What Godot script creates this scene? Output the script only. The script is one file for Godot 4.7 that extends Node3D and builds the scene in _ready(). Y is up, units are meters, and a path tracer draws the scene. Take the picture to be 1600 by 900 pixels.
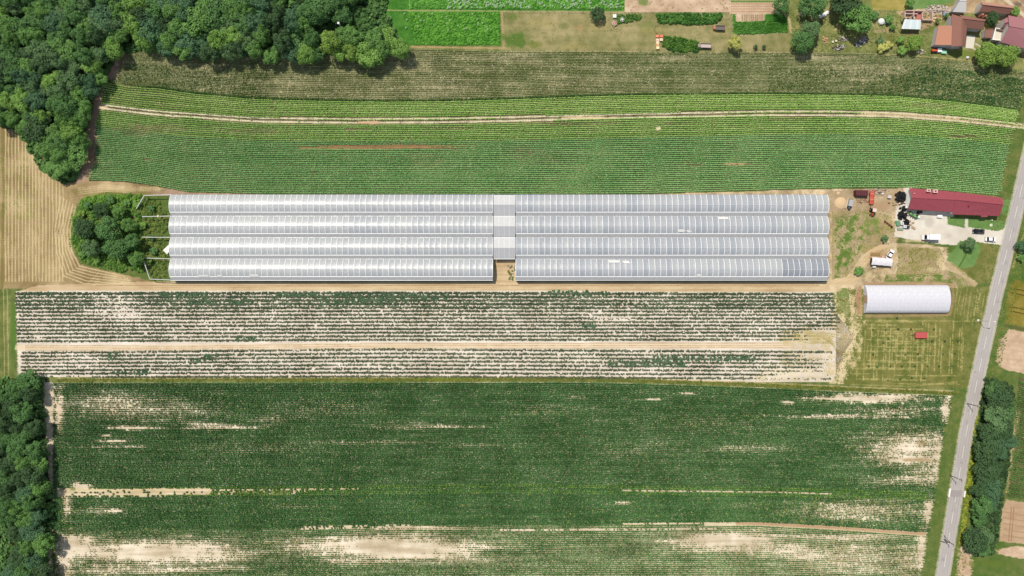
extends Node3D
# An aerial view straight down on fields, greenhouses and a farm yard. px(x, y) of the plan are quarter metres.

const S := 0.25          # metres per plan unit
const H := 280.0         # camera height
const EXPOSURE := 1.2
const KL := 1.42         # how much brighter than its albedo a sunlit level surface shows at this exposure
const OX := 120          # plan offset of the ground texture
const OY := 90
const TW := 1840
const TH := 1080

var rng := RandomNumberGenerator.new()
var taken := {}
var mats := {}
var ids := PackedByteArray()
var pic := PackedByteArray()
var dens := PackedByteArray()
var nf := PackedByteArray()
var nm := PackedByteArray()
var ns := PackedByteArray()
var nb := PackedByteArray()
var idim: Image
var ground_mat: StandardMaterial3D
var band := 1.0      # how much one row differs from the next
var vary := 1.0      # how much a crop's colour drifts over the field
var crowns := []
var bare := {}
var shrubs := []

# ---------------------------------------------------------------- plan and names
func G(x: float, y: float, h := 0.0) -> Vector3:   # the point at height h that stands over the plan so that it is seen at x, y
	var f := S * (H - h) / H
	return Vector3((x - 800.0) * f, h, (y - 450.0) * f)

func numbered(n: String) -> String:
	if not taken.has(n):
		taken[n] = 0
		return n
	taken[n] += 1
	return "%s_%03d" % [n, taken[n]]

func tag(o: Node, label: String, category: String, group := "", kind := "") -> Node:
	if label: o.set_meta("label", label)
	if category: o.set_meta("category", category)
	if group: o.set_meta("group", group)
	if kind: o.set_meta("kind", kind)
	return o

func thing(called: String, label: String, category: String, at: Vector3, turn := 0.0, group := "") -> Node3D:
	var o := Node3D.new()
	o.name = numbered(called)
	add_child(o)
	o.position = at
	o.rotation.y = turn
	tag(o, label, category, group)
	return o

func dup(o: Node3D, at: Vector3, turn: float, label := "", group := "") -> Node3D:
	var base := String(o.name)
	var r: Node3D = o.duplicate()
	r.name = numbered(base)
	add_child(r)
	r.position = at
	r.rotation.y = turn
	if label: r.set_meta("label", label)
	if group: r.set_meta("group", group)
	return r

func part(called: String, mesh: Mesh, parent: Node, at := Vector3.ZERO, m: Material = null) -> MeshInstance3D:
	var o := MeshInstance3D.new()
	o.name = called
	o.mesh = mesh
	if m: o.material_override = m
	o.position = at
	if parent == self:
		o.name = numbered(called)
		add_child(o)
	else:
		parent.add_child(o, true)
	return o

# ---------------------------------------------------------------- colours and materials
func C(r: float, g: float, b: float, k := KL) -> Color:   # base colour (sRGB) of what shows as r, g, b in full sun
	var l := Color(r / 255.0, g / 255.0, b / 255.0).srgb_to_linear()
	return Color(l.r / k, l.g / k, l.b / k).linear_to_srgb()

func L(r: float, g: float, b: float, k := KL) -> Color:   # the same as a linear colour, for vertex and copy colours
	return C(r, g, b, k).srgb_to_linear()

func mat(c: Color, rough := 0.8, metal := 0.0, spec := 0.4) -> StandardMaterial3D:
	var key := "%s %.2f %.2f %.2f" % [c.to_html(), rough, metal, spec]
	if mats.has(key): return mats[key]
	var m := StandardMaterial3D.new()
	m.albedo_color = c
	m.roughness = rough
	m.metallic = metal
	m.metallic_specular = spec
	mats[key] = m
	return m

func vmat(rough := 0.8, back := 0.0) -> StandardMaterial3D:
	var key := "v %.2f %.2f" % [rough, back]
	if mats.has(key): return mats[key]
	var m := StandardMaterial3D.new()
	m.vertex_color_use_as_albedo = true
	m.roughness = rough
	m.metallic_specular = 0.3
	if back > 0.0:
		m.backlight_enabled = true
		m.backlight = Color(back, back, back)
	mats[key] = m
	return m

func nmat(a: Color, b: Color, freq: float, scale: float, rough := 0.85, relief := 0.0) -> StandardMaterial3D:   # mottled between a and b
	var key := "n %s %s %.3f %.3f %.2f" % [a.to_html(), b.to_html(), freq, scale, rough]
	if mats.has(key): return mats[key]
	var n := FastNoiseLite.new()
	n.seed = mats.size()
	n.noise_type = FastNoiseLite.TYPE_SIMPLEX_SMOOTH
	n.frequency = freq
	n.fractal_octaves = 4
	var g := Gradient.new()
	g.colors = PackedColorArray([a, b])
	g.offsets = PackedFloat32Array([0.25, 0.75])
	var t := NoiseTexture2D.new()
	t.width = 256
	t.height = 256
	t.seamless = true
	t.noise = n
	t.color_ramp = g
	var m := StandardMaterial3D.new()
	m.albedo_texture = t
	m.uv1_triplanar = true
	m.uv1_world_triplanar = true
	m.uv1_scale = Vector3.ONE * scale
	m.roughness = rough
	m.metallic_specular = 0.35
	mats[key] = m
	return m

# ---------------------------------------------------------------- mesh building
class MB:
	var v := PackedVector3Array()
	var n := PackedVector3Array()
	var c := PackedColorArray()
	var u := PackedVector2Array()
	var col := Color.WHITE
	func tri(a: Vector3, b: Vector3, d: Vector3) -> void:      # clockwise seen from the front
		var m := (d - a).cross(b - a).normalized()
		for p: Vector3 in [a, b, d]:
			v.append(p); n.append(m); c.append(col)
	func trin(a: Vector3, b: Vector3, d: Vector3, na: Vector3, nb: Vector3, nd: Vector3) -> void:
		v.append(a); v.append(b); v.append(d)
		n.append(na); n.append(nb); n.append(nd)
		c.append(col); c.append(col); c.append(col)
	func quad(a: Vector3, b: Vector3, d: Vector3, e: Vector3) -> void:
		tri(a, b, d); tri(a, d, e)
	func box(at: Vector3, size: Vector3, turn := 0.0) -> void:
		var bs := Basis(Vector3.UP, turn)
		obox(Transform3D(bs, at), size)
	func obox(t: Transform3D, size: Vector3) -> void:
		var h := size / 2.0
		var p := []
		for k in 8:
			p.append(t * Vector3(h.x if k & 1 else -h.x, h.y if k & 2 else -h.y, h.z if k & 4 else -h.z))
		quad(p[2], p[3], p[7], p[6]); quad(p[0], p[4], p[5], p[1])
		quad(p[4], p[6], p[7], p[5]); quad(p[0], p[1], p[3], p[2])
		quad(p[1], p[5], p[7], p[3]); quad(p[0], p[2], p[6], p[4])
	func bar(a: Vector3, b: Vector3, w: float, h := -1.0) -> void:
		if h < 0.0: h = w
		var d := (b - a)
		var l := d.length()
		d /= l
		var up := Vector3.UP if absf(d.y) < 0.95 else Vector3.RIGHT
		var z := d.cross(up).normalized()
		var y := z.cross(d)
		obox(Transform3D(Basis(d, y, z), (a + b) / 2.0), Vector3(l, h, w))
	func tube(a: Vector3, b: Vector3, r0: float, r1: float, k := 8, caps := true) -> void:
		var d := (b - a).normalized()
		var up := Vector3.UP if absf(d.y) < 0.95 else Vector3.RIGHT
		var x := d.cross(up).normalized()
		var y := d.cross(x)
		for i in k:
			var t0 := TAU * i / k
			var t1 := TAU * (i + 1) / k
			var e0 := x * cos(t0) + y * sin(t0)
			var e1 := x * cos(t1) + y * sin(t1)
			trin(a + e0 * r0, b + e1 * r1, a + e1 * r0, e0, e1, e1)
			trin(a + e0 * r0, b + e0 * r1, b + e1 * r1, e0, e0, e1)
			if caps:
				tri(a, a + e1 * r0, a + e0 * r0)
				tri(b, b + e0 * r1, b + e1 * r1)
	func lathe(rs: Array, at: Vector3, k := 12) -> void:    # rs: [radius, height] up the axis
		for j in rs.size() - 1:
			for i in k:
				var t0 := TAU * i / k
				var t1 := TAU * (i + 1) / k
				var a := at + Vector3(cos(t0) * rs[j][0], rs[j][1], sin(t0) * rs[j][0])
				var b := at + Vector3(cos(t1) * rs[j][0], rs[j][1], sin(t1) * rs[j][0])
				var d := at + Vector3(cos(t1) * rs[j + 1][0], rs[j + 1][1], sin(t1) * rs[j + 1][0])
				var e := at + Vector3(cos(t0) * rs[j + 1][0], rs[j + 1][1], sin(t0) * rs[j + 1][0])
				if rs[j][0] > 0.0: tri(b, d, a)
				if rs[j + 1][0] > 0.0: tri(a, d, e)
	func prism(poly: PackedVector2Array, y0: float, y1: float) -> void:   # poly in x, z
		var t := Geometry2D.triangulate_polygon(poly)
		for i in range(0, t.size(), 3):
			var a := poly[t[i]]; var b := poly[t[i + 1]]; var d := poly[t[i + 2]]
			if (b - a).cross(d - a) < 0.0:
				var q := b; b = d; d = q
			tri(Vector3(a.x, y1, a.y), Vector3(b.x, y1, b.y), Vector3(d.x, y1, d.y))
			tri(Vector3(a.x, y0, a.y), Vector3(d.x, y0, d.y), Vector3(b.x, y0, b.y))
		for i in poly.size():
			var a := poly[i]; var b := poly[(i + 1) % poly.size()]
			quad(Vector3(a.x, y0, a.y), Vector3(b.x, y0, b.y), Vector3(b.x, y1, b.y), Vector3(a.x, y1, a.y))
	func side(poly: PackedVector2Array, z0: float, z1: float, inset := 0.0) -> void:   # a side view (x, y) given width in z; the top narrows by inset
		var t := Geometry2D.triangulate_polygon(poly)
		var top := -1e9
		var low := 1e9
		for p in poly:
			top = maxf(top, p.y); low = minf(low, p.y)
		var f := func(p: Vector2, z: float) -> Vector3:
			return Vector3(p.x, p.y, z - signf(z) * inset * (p.y - low) / (top - low))
		for i in range(0, t.size(), 3):
			var a := poly[t[i]]; var b := poly[t[i + 1]]; var d := poly[t[i + 2]]
			tri(f.call(a, z0), f.call(b, z0), f.call(d, z0))
			tri(f.call(a, z1), f.call(d, z1), f.call(b, z1))
		for i in poly.size():
			var a := poly[i]; var b := poly[(i + 1) % poly.size()]
			quad(f.call(a, z0), f.call(b, z0), f.call(b, z1), f.call(a, z1))
	func slab(p: Array, t: float) -> void:                   # a sheet through four points with thickness t below it
		var d := Vector3.UP * -t
		quad(p[0], p[1], p[2], p[3])
		quad(p[3] + d, p[2] + d, p[1] + d, p[0] + d)
		for i in 4:
			var a: Vector3 = p[i]
			var b: Vector3 = p[(i + 1) % 4]
			quad(a, a + d, b + d, b)
	func torus(t: Transform3D, R: float, r: float, k := 10, j := 6) -> void:
		for i in k:
			for q in j:
				var pt := []
				var nn := []
				for e in [[i, q], [i + 1, q], [i + 1, q + 1], [i, q + 1]]:
					var a: float = TAU * e[0] / k
					var b: float = TAU * e[1] / j
					pt.append(t * Vector3(cos(a) * (R + r * cos(b)), r * sin(b), sin(a) * (R + r * cos(b))))
					nn.append((t.basis * Vector3(cos(a) * cos(b), sin(b), sin(a) * cos(b))).normalized())
				trin(pt[0], pt[1], pt[2], nn[0], nn[1], nn[2])
				trin(pt[0], pt[2], pt[3], nn[0], nn[2], nn[3])
	func mesh(m: Material = null) -> ArrayMesh:
		var a := []
		a.resize(Mesh.ARRAY_MAX)
		a[Mesh.ARRAY_VERTEX] = v
		a[Mesh.ARRAY_NORMAL] = n
		a[Mesh.ARRAY_COLOR] = c
		if u.size() == v.size(): a[Mesh.ARRAY_TEX_UV] = u
		var r := ArrayMesh.new()
		r.add_surface_from_arrays(Mesh.PRIMITIVE_TRIANGLES, a)
		if m: r.surface_set_material(0, m)
		return r

# ---------------------------------------------------------------- the ground texture
func lerp_curve(c: Array, x: float) -> float:      # c: x0, y0, x1, y1, ...
	if x <= c[0]: return c[1]
	for i in range(2, c.size(), 2):
		if x <= c[i]:
			var t: float = (x - c[i - 2]) / (c[i] - c[i - 2])
			return lerpf(c[i - 1], c[i + 1], t)
	return c[c.size() - 1]

func pv(a: Array) -> PackedVector2Array:
	var p := PackedVector2Array()
	for i in range(0, a.size(), 2):
		p.append(Vector2(a[i], a[i + 1]))
	return p

var tones := []     # per ground kind: colour a, colour b, weights of fine, medium, streak and broad noise
func tone(a: Color, b: Color, wf: float, wm: float, ws: float, wb: float) -> int:
	var ds := func(c: Color) -> Color:
		var g := c.r * .35 + c.g * .5 + c.b * .15
		return c.lerp(Color(g, g, g), .13)
	tones.append([ds.call(a), ds.call(b), wf, wm, ws, wb])
	return tones.size() - 1

func fill(id: int, pts: Array, rough := 1.5) -> void:   # a plan polygon with an uneven edge
	var p := pv(pts)
	var c := Color8(id, id, id)
	var lo := 1e9
	var hi := -1e9
	for q in p:
		lo = minf(lo, q.y); hi = maxf(hi, q.y)
	for y in range(maxi(0, int(lo) + OY), mini(TH - 1, int(ceil(hi)) + OY) + 1):
		var yy := y - OY + 0.5 + rng.randf_range(-0.5, 0.5) * minf(rough, 1.0)
		var xs := []
		for i in p.size():
			var a := p[i]; var b := p[(i + 1) % p.size()]
			if (a.y <= yy) != (b.y <= yy):
				xs.append(a.x + (b.x - a.x) * (yy - a.y) / (b.y - a.y) + rng.randf_range(-rough, rough))
		xs.sort()
		for i in range(0, xs.size() - 1, 2):
			var x0 := maxi(0, int(round(xs[i])) + OX)
			var x1 := mini(TW, int(round(xs[i + 1])) + OX)
			if x1 > x0: idim.fill_rect(Rect2i(x0, y, x1 - x0, 1), c)

func noise_bytes(sd: int, freq: float, oct: int, sx: int, sy: int) -> PackedByteArray:
	var n := FastNoiseLite.new()
	n.seed = sd
	n.noise_type = FastNoiseLite.TYPE_SIMPLEX_SMOOTH
	n.frequency = freq
	n.fractal_octaves = oct
	var im := n.get_image(TW / sx, TH / sy, false, false, true)
	if sx > 1 or sy > 1: im.resize(TW, TH, Image.INTERPOLATE_BILINEAR)
	im.convert(Image.FORMAT_L8)
	return im.get_data()

func compose() -> void:
	ids = idim.get_data()
	pic.resize(TW * TH * 3)
	var k := tones.size()
	var r0 := PackedFloat32Array(); var g0 := PackedFloat32Array(); var b0 := PackedFloat32Array()
	var r1 := PackedFloat32Array(); var g1 := PackedFloat32Array(); var b1 := PackedFloat32Array()
	var wf := PackedFloat32Array(); var wm := PackedFloat32Array(); var ws := PackedFloat32Array(); var wb := PackedFloat32Array()
	for t in tones:
		r0.append(t[0].r * 255); g0.append(t[0].g * 255); b0.append(t[0].b * 255)
		r1.append((t[1].r - t[0].r) * 255); g1.append((t[1].g - t[0].g) * 255); b1.append((t[1].b - t[0].b) * 255)
		wf.append(t[2] / 128.0); wm.append(t[3] / 128.0); ws.append(t[4] / 128.0); wb.append(t[5] / 128.0)
	var j := 0
	for i in TW * TH:
		var d := ids[i]
		var f := 0.5 + (nf[i] - 128) * wf[d] + (nm[i] - 128) * wm[d] + (ns[i] - 128) * ws[d] + (nb[i] - 128) * wb[d]
		f = clampf(f, -0.25, 1.25)
		pic[j] = clampi(int(r0[d] + r1[d] * f), 0, 255)
		pic[j + 1] = clampi(int(g0[d] + g1[d] * f), 0, 255)
		pic[j + 2] = clampi(int(b0[d] + b1[d] * f), 0, 255)
		j += 3

func dab(x: int, y: int, c: Color, a: float) -> void:
	if x < 0 or y < 0 or x >= TW or y >= TH or a <= 0.0: return
	var j := (y * TW + x) * 3
	pic[j] = int(lerpf(pic[j], c.r8, a))
	pic[j + 1] = int(lerpf(pic[j + 1], c.g8, a))
	pic[j + 2] = int(lerpf(pic[j + 2], c.b8, a))

func stroke(pts: Array, w: float, c: Color, a: float, rough := 0.6) -> void:   # a worn line on the ground
	var p := pv(pts)
	for i in p.size() - 1:
		var d := p[i + 1] - p[i]
		var l := d.length()
		d /= l
		var nn := Vector2(-d.y, d.x)
		var t := 0.0
		while t < l:
			var q := p[i] + d * t
			var k := -w / 2.0
			while k <= w / 2.0:
				var s := q + nn * k
				var x := int(s.x + OX); var y := int(s.y + OY)
				if x >= 0 and y >= 0 and x < TW and y < TH:
					var g := (nm[y * TW + x] + nf[y * TW + x]) / 255.0 - 1.0
					var e := 1.0 - pow(absf(k) / (w / 2.0 + 0.3), 3.0)
					dab(x, y, c, clampf(a * e * (1.0 + g * 2.0 * rough), 0.0, 1.0) * 0.75)
				k += 0.8
			t += 0.8

func blot(cx: float, cy: float, rx: float, ry: float, c: Color, a: float, ragged := 1.0) -> void:   # a patch of another ground with a ragged edge
	for y in range(int(cy - ry * 1.4) + OY, int(cy + ry * 1.4) + OY + 1):
		for x in range(int(cx - rx * 1.4) + OX, int(cx + rx * 1.4) + OX + 1):
			if x < 0 or y < 0 or x >= TW or y >= TH: continue
			var d := Vector2((x - OX - cx) / rx, (y - OY - cy) / ry).length()
			var i := y * TW + x
			var g := (nm[i] * 0.6 + nf[i] * 0.4) / 255.0 - 0.5
			dab(x, y, c, a * smoothstep(0.0, 0.5, 1.0 - d + g * 1.6 * ragged))

func mottle(pts: Array, c: Color, cover: float, a: float, fine := .35) -> void:   # uneven growth over a polygon: cover 0 to 1
	var p := pv(pts)
	var lo := p[0]
	var hi := p[0]
	for q in p:
		lo = lo.min(q); hi = hi.max(q)
	for y in range(int(lo.y), int(hi.y) + 1):
		for x in range(int(lo.x), int(hi.x) + 1):
			if x + OX < 0 or y + OY < 0 or x + OX >= TW or y + OY >= TH or not Geometry2D.is_point_in_polygon(Vector2(x, y), p): continue
			var i := (y + OY) * TW + x + OX
			var j := ((y + OY + 377) % TH) * TW + (x + OX + 611) % TW
			var g := nm[i] * .4 + nm[j] * (.6 - fine) + nf[i] * fine
			dab(x + OX, y + OY, c, a * smoothstep(-14.0, 14.0, g - 128.0 + (cover - .5) * 110.0))

func thin(cx: float, cy: float, rx: float, ry: float, a: float) -> void:   # fewer plants grow here
	for y in range(int(cy - ry * 1.5) + OY, int(cy + ry * 1.5) + OY + 1):
		for x in range(int(cx - rx * 1.5) + OX, int(cx + rx * 1.5) + OX + 1):
			if x < 0 or y < 0 or x >= TW or y >= TH: continue
			var i := y * TW + x
			var d := Vector2((x - OX - cx) / rx, (y - OY - cy) / ry).length()
			var g := (ns[i] * 0.45 + nm[i] * 0.3 + nf[i] * .25) / 255.0 - 0.5
			var s := smoothstep(0.0, 0.9 if ry < 12.0 else 1.2, 1.15 - d + g * (1.5 if ry < 12.0 else .9)) * a
			dens[i] = int(dens[i] * clampf(1.0 - s, 0, 1))

func sheet(called: String, pts: Array, layer: int, m: Material = null, parent: Node = null) -> MeshInstance3D:   # a level sheet of ground
	var p := pv(pts)
	var t := Geometry2D.triangulate_polygon(p)
	var b := MB.new()
	for i in range(0, t.size(), 3):
		var q := [p[t[i]], p[t[i + 1]], p[t[i + 2]]]
		if (q[1] - q[0]).cross(q[2] - q[0]) < 0.0: q = [q[0], q[2], q[1]]
		var w := []
		for e in q:
			w.append(G(e.x, e.y) + Vector3.UP * 0.004 * layer)
			b.u.append(Vector2((e.x + OX) / TW, (e.y + OY) / TH))
		b.tri(w[0], w[1], w[2])
	if b.v.is_empty(): push_error("no sheet " + called)
	var o := part(called, b.mesh(m if m else ground_mat), parent if parent else self)
	if parent == null: o.set_meta("kind", "structure")
	return o

# field edges on the plan
const TOP1 := [100, 84, 185, 80, 300, 78, 630, 76, 790, 80, 1240, 82, 1380, 84, 1480, 92, 1600, 112, 1720, 128]
const BOT1 := [100, 124, 165, 128, 200, 135, 250, 138, 300, 146, 400, 155, 500, 157.5, 600, 159, 700, 158, 800, 155, 900, 151, 1000, 148.5, 1200, 147, 1300, 148, 1400, 150, 1500, 160, 1590, 172, 1720, 192]
const LANE := [100, 158, 165, 167, 250, 177, 300, 180, 400, 187, 560, 189, 700, 188, 800, 186, 900, 183, 1000, 180.5, 1100, 179, 1200, 177, 1300, 177, 1400, 179, 1500, 186.5, 1590, 196, 1720, 212]
const BOT2 := [100, 281, 135, 282, 200, 284, 250, 292, 290, 300, 400, 303, 800, 304, 1000, 303, 1100, 300, 1200, 297, 1300, 294, 1420, 293, 1480, 298.5, 1565, 306, 1720, 322]
const TOP4 := [60, 598, 600, 597.5, 900, 597, 1000, 599, 1200, 606, 1300, 611, 1500, 619]
const LANE4 := [60, 768, 120, 768, 400, 766.5, 800, 762, 1000, 765, 1200, 767, 1440, 774, 1500, 776]
const LANE5 := [60, 829.5, 120, 829, 400, 826, 600, 821.5, 1000, 819, 1180, 817.5, 1300, 824, 1440, 834, 1500, 838]

func edge(c: Array, x0: float, x1: float, n := 24, off := 0.0) -> Array:
	var r := []
	for i in n + 1:
		var x := lerpf(x0, x1, float(i) / n)
		r.append(x); r.append(lerp_curve(c, x) + off)
	return r

func back(c: Array, x0: float, x1: float, n := 24, off := 0.0) -> Array:
	return edge(c, x1, x0, n, off)

func field1() -> Array: return edge(TOP1, 185, 1720) + back(BOT1, 165, 1720)
func field2() -> Array: return edge(BOT1, 160, 1600, 30) + [1598, 205, 1576, 304] + back(BOT2, 138, 1565, 30) + [150, 250, 148, 200, 155, 170]
func field3() -> Array: return [24, 455, 600, 454, 1300, 456, 1306, 490, 1322, 508, 1334, 530, 1318, 552, 1310, 575, 1302, 597, 1000, 596, 600, 592, 28, 589]
func field4() -> Array: return edge(TOP4, 86, 1494) + [1490, 655, 1474, 668, 1474, 720, 1466, 770, 1452, 830] + back(LANE5, 100, 1452) + [104, 800, 92, 750, 82, 670]
func field5() -> Array: return edge(LANE5, 88, 1452) + [1455, 850, 1446, 900, 1432, 990, 82, 990]

const ROAD := [1462, 990, 1473, 900, 1510, 675, 1534, 560, 1558.7, 450, 1581, 360, 1609, 238, 1641, 100, 1684, -90]
func road_x(y: float) -> float:
	for i in range(2, ROAD.size(), 2):
		if y >= ROAD[i + 1]:
			return lerpf(ROAD[i - 2], ROAD[i], (y - ROAD[i - 1]) / (ROAD[i + 1] - ROAD[i - 1]))
	return ROAD[ROAD.size() - 2]
func road_band(l: float, r: float) -> Array:
	var a := []
	for i in range(0, ROAD.size(), 2): a += [ROAD[i] + l, ROAD[i + 1]]
	for i in range(ROAD.size() - 2, -1, -2): a += [ROAD[i] + r, ROAD[i + 1]]
	return a

func wood_north() -> Array: return [-120, -90, 700, -90, 660, 0, 632, 20, 634, 95, 600, 100, 500, 106, 380, 100, 300, 90, 200, 78, 172, 110, 150, 140, 138, 180, 128, 240, 118, 285, 95, 284, 60, 258, 44, 222, 10, 196, -120, 190]
func wood_west() -> Array: return [-120, 590, 72, 592, 80, 620, 74, 680, 78, 760, 90, 830, 82, 860, 80, 990, -120, 990]
func grove() -> Array: return [130, 318, 165, 306, 205, 308, 222, 340, 222, 400, 225, 424, 190, 424, 130, 408, 114, 380, 116, 340]

func paint_ground() -> void:
	nf = noise_bytes(11, 0.45, 2, 1, 1)
	nm = noise_bytes(12, 0.06, 4, 1, 1)
	ns = noise_bytes(13, 0.12, 3, 14, 1)
	nb = noise_bytes(14, 0.012, 3, 1, 1)
	idim = Image.create(TW, TH, false, Image.FORMAT_L8)
	var grass := tone(C(88, 108, 48), C(138, 142, 78), .35, .6, .0, .5)
	var stubble := tone(C(150, 126, 84), C(200, 174, 128), .35, .3, .0, .9)
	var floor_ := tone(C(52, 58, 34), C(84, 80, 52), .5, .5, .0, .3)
	var headland := tone(C(158, 128, 104), C(198, 168, 140), .3, .5, .0, .4)
	var soil1 := tone(C(132, 128, 90), C(184, 176, 132), .6, .4, .5, .6)
	var soil2 := tone(C(84, 80, 52), C(128, 114, 80), .4, .3, .4, .4)  # row soil, darkened so the shade between the rows is in its colour
	var dirt := tone(C(160, 130, 96), C(208, 180, 138), .35, .6, .0, .5)
	var track := tone(C(196, 166, 122), C(226, 200, 158), .3, .2, .6, .4)
	var pale := tone(C(212, 198, 176), C(246, 234, 218), .4, .2, .5, .4)
	var soil4 := tone(C(198, 180, 146), C(240, 224, 196), .4, .3, .6, .6)
	var lot := tone(C(98, 110, 44), C(138, 134, 72), .35, .5, .0, .6)
	var verge := tone(C(82, 112, 44), C(120, 128, 66), .4, .6, .0, .4)
	var lush := tone(C(52, 112, 30), C(88, 148, 52), .5, .5, .3, .3)
	var dry := tone(C(134, 132, 78), C(174, 160, 110), .25, .5, .3, .6)
	var bed := tone(C(190, 158, 126), C(226, 196, 164), .4, .5, .2, .4)
	var yard := tone(C(112, 124, 60), C(156, 154, 92), .35, .7, .0, .5)
	var wheat := tone(C(122, 114, 36), C(160, 142, 62), .5, .5, .2, .5)
	var brown := tone(C(180, 146, 112), C(206, 176, 140), .4, .3, .3, .4)
	var lawn := tone(C(92, 136, 62), C(124, 156, 86), .3, .5, .0, .4)
	var gold := tone(C(148, 142, 62), C(184, 164, 86), .3, .5, .5, .5)
	var slab_ := tone(C(216, 206, 188), C(238, 230, 216), .25, .4, .0, .5)
	var tar := tone(C(180, 174, 170), C(198, 191, 186), .3, .3, .0, .3)
	var tarp_soil := tone(C(172, 150, 112), C(222, 198, 158), .4, .8, .0, .6)
	idim.fill(Color8(grass, grass, grass))
	fill(stubble, [-120, 180, 110, 180, 262, 296, 262, 304, 225, 306, 150, 304, 125, 318, 112, 345, 112, 385, 125, 412, 200, 428, 236, 440, 272, 444, 0, 452, -120, 452], 1.5)
	fill(grass, [-120, 452, 18, 452, 20, 590, -120, 590], 2)
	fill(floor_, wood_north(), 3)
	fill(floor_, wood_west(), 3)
	fill(verge, [126, 312, 165, 300, 222, 304, 226, 340, 226, 400, 234, 436, 206, 432, 128, 414, 108, 382, 110, 336], 3)
	fill(verge, grove(), 3)
	fill(verge, [222, 306, 266, 306, 270, 438, 236, 438, 222, 400], 2)
	fill(soil1, field1(), 1)
	fill(soil2, field2(), 1)
	fill(headland, [182, 80, 200, 82, 186, 104, 184, 126, 172, 124, 164, 132, 160, 150, 156, 172, 150, 190, 152, 215, 146, 250, 134, 284, 118, 286, 132, 230, 142, 180, 150, 140, 164, 126, 172, 108], 2)
	fill(lush, [620, -90, 976, -90, 976, 18, 782, 18, 782, 71, 632, 71, 600, 20], 1)
	fill(dry, [788, 18, 1146, 18, 1146, 80, 788, 79], 1)
	fill(bed, [976, -90, 1140, -90, 1140, 19, 976, 19], 1)
	fill(bed, [1140, -90, 1222, -90, 1222, 22, 1140, 22], 1)
	fill(lush, [1145, 22, 1230, 22, 1230, 52, 1145, 54], 1)
	fill(bed, [1150, 22, 1195, 22, 1195, 34, 1150, 34], 1)
	fill(dry, [1146, 54, 1235, 52, 1235, 82, 1146, 81], 1)
	fill(yard, [1232, -90, 1720, -90, 1720, 128, 1600, 110, 1480, 91, 1380, 83, 1232, 82], 2)
	fill(gold, [1362, -90, 1416, -90, 1416, 16, 1362, 16], 1)
	fill(lawn, [1417, -90, 1486, -90, 1486, 4, 1440, 14, 1417, 16], 2)
	fill(dirt, [1400, 18, 1500, 8, 1560, -40, 1720, -40, 1720, 60, 1600, 100, 1590, 60, 1540, 20, 1510, 20, 1480, 30, 1440, 48], 2)
	fill(lot, [1306, 448, 1548, 448, 1512, 606, 1400, 607, 1306, 600], 1.5)
	fill(tarp_soil, [1292, 300, 1420, 294, 1422, 330, 1400, 380, 1480, 384, 1500, 420, 1530, 446, 1490, 452, 1306, 452, 1294, 440], 3)
	fill(tarp_soil, edge(BOT2, 1000, 1425, 12, 1) + [1425, 306, 1000, 305.5], 1)
	fill(headland, [232, 298, 262, 294, 300, 301.5, 420, 304, 420, 306, 240, 306], 1)
	fill(track, [238, 440, 1292, 440, 1330, 428, 1352, 396, 1376, 382, 1392, 384, 1368, 396, 1346, 424, 1336, 446, 1300, 458, 600, 455, 24, 456, 60, 446], 1.5)
	fill(track, [771, 400, 807, 400, 807, 442, 771, 442], 1)
	fill(pale, field3(), 1.5)
	fill(soil4, [66, 596, 86, 598, 82, 670, 92, 750, 104, 800, 100, 830, 82, 832, 82, 990, 60, 990, 76, 840, 90, 800, 76, 740, 70, 660], 2)
	fill(soil4, field4(), 1.5)
	fill(soil4, field5(), 1.5)
	fill(grass, edge(TOP4, 90, 1500, 20, -7) + back(TOP4, 90, 1500, 20, -1.5), 1)
	fill(verge, road_band(-34, 30), 3)
	fill(verge, [1494, 616, 1540, 560, 1530, 640, 1500, 800, 1440, 990, 1432, 990, 1452, 880, 1462, 830, 1478, 760, 1482, 670, 1496, 650], 2)
	fill(lot, [1480, 450, 1548, 448, 1522, 560, 1512, 606, 1440, 606], 1.5)
	fill(verge, [1400, 440, 1420, 386, 1500, 380, 1560, 384, 1546, 446, 1500, 430], 2)
	fill(tarp_soil, [1396, 380, 1480, 386, 1482, 402, 1500, 424, 1528, 446, 1500, 448, 1470, 436, 1440, 442, 1400, 430], 3)
	fill(verge, [1600, 380, 1720, 380, 1720, 990, 1480, 990, 1500, 850, 1560, 600, 1575, 500], 2)
	fill(wheat, [1582, 436, 1720, 470, 1720, 530, 1572, 506, 1572, 470], 1)
	fill(bed, [1576, 514, 1720, 540, 1720, 606, 1570, 578, 1556, 566, 1560, 540], 1.5)
	fill(soil2, [1592, 590, 1720, 616, 1720, 800, 1572, 776, 1584, 690], 1)
	fill(brown, [1572, 780, 1720, 806, 1720, 862, 1562, 846, 1564, 800], 1)
	fill(bed, [1562, 858, 1590, 853, 1720, 884, 1720, 896, 1560, 866], 1.5)
	fill(bed, [1498, 855, 1512, 852, 1520, 880, 1512, 990, 1490, 990], 3)
	fill(slab_, [1400, 320, 1420, 294, 1422, 328, 1490, 330, 1490, 340, 1574, 346, 1600, 320, 1572, 384, 1560, 383, 1508, 375, 1500, 384, 1470, 382, 1398, 370], 1)
	fill(slab_, [1411, 292, 1425, 293, 1426, 312, 1420, 330, 1406, 330, 1408, 316, 1413, 304], 1)
	fill(lawn, [1480, 338, 1508, 341, 1507, 356, 1481, 351], .6)
	fill(lawn, [1512, 340, 1574, 346, 1570, 356, 1560, 361, 1513, 355], .6)
	fill(lawn, [1564, 312, 1580, 312, 1576, 338, 1563, 335], .6)
	fill(lot, [1505, 377, 1560, 384, 1562, 392, 1544, 444, 1520, 436, 1486, 412], 1)
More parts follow.
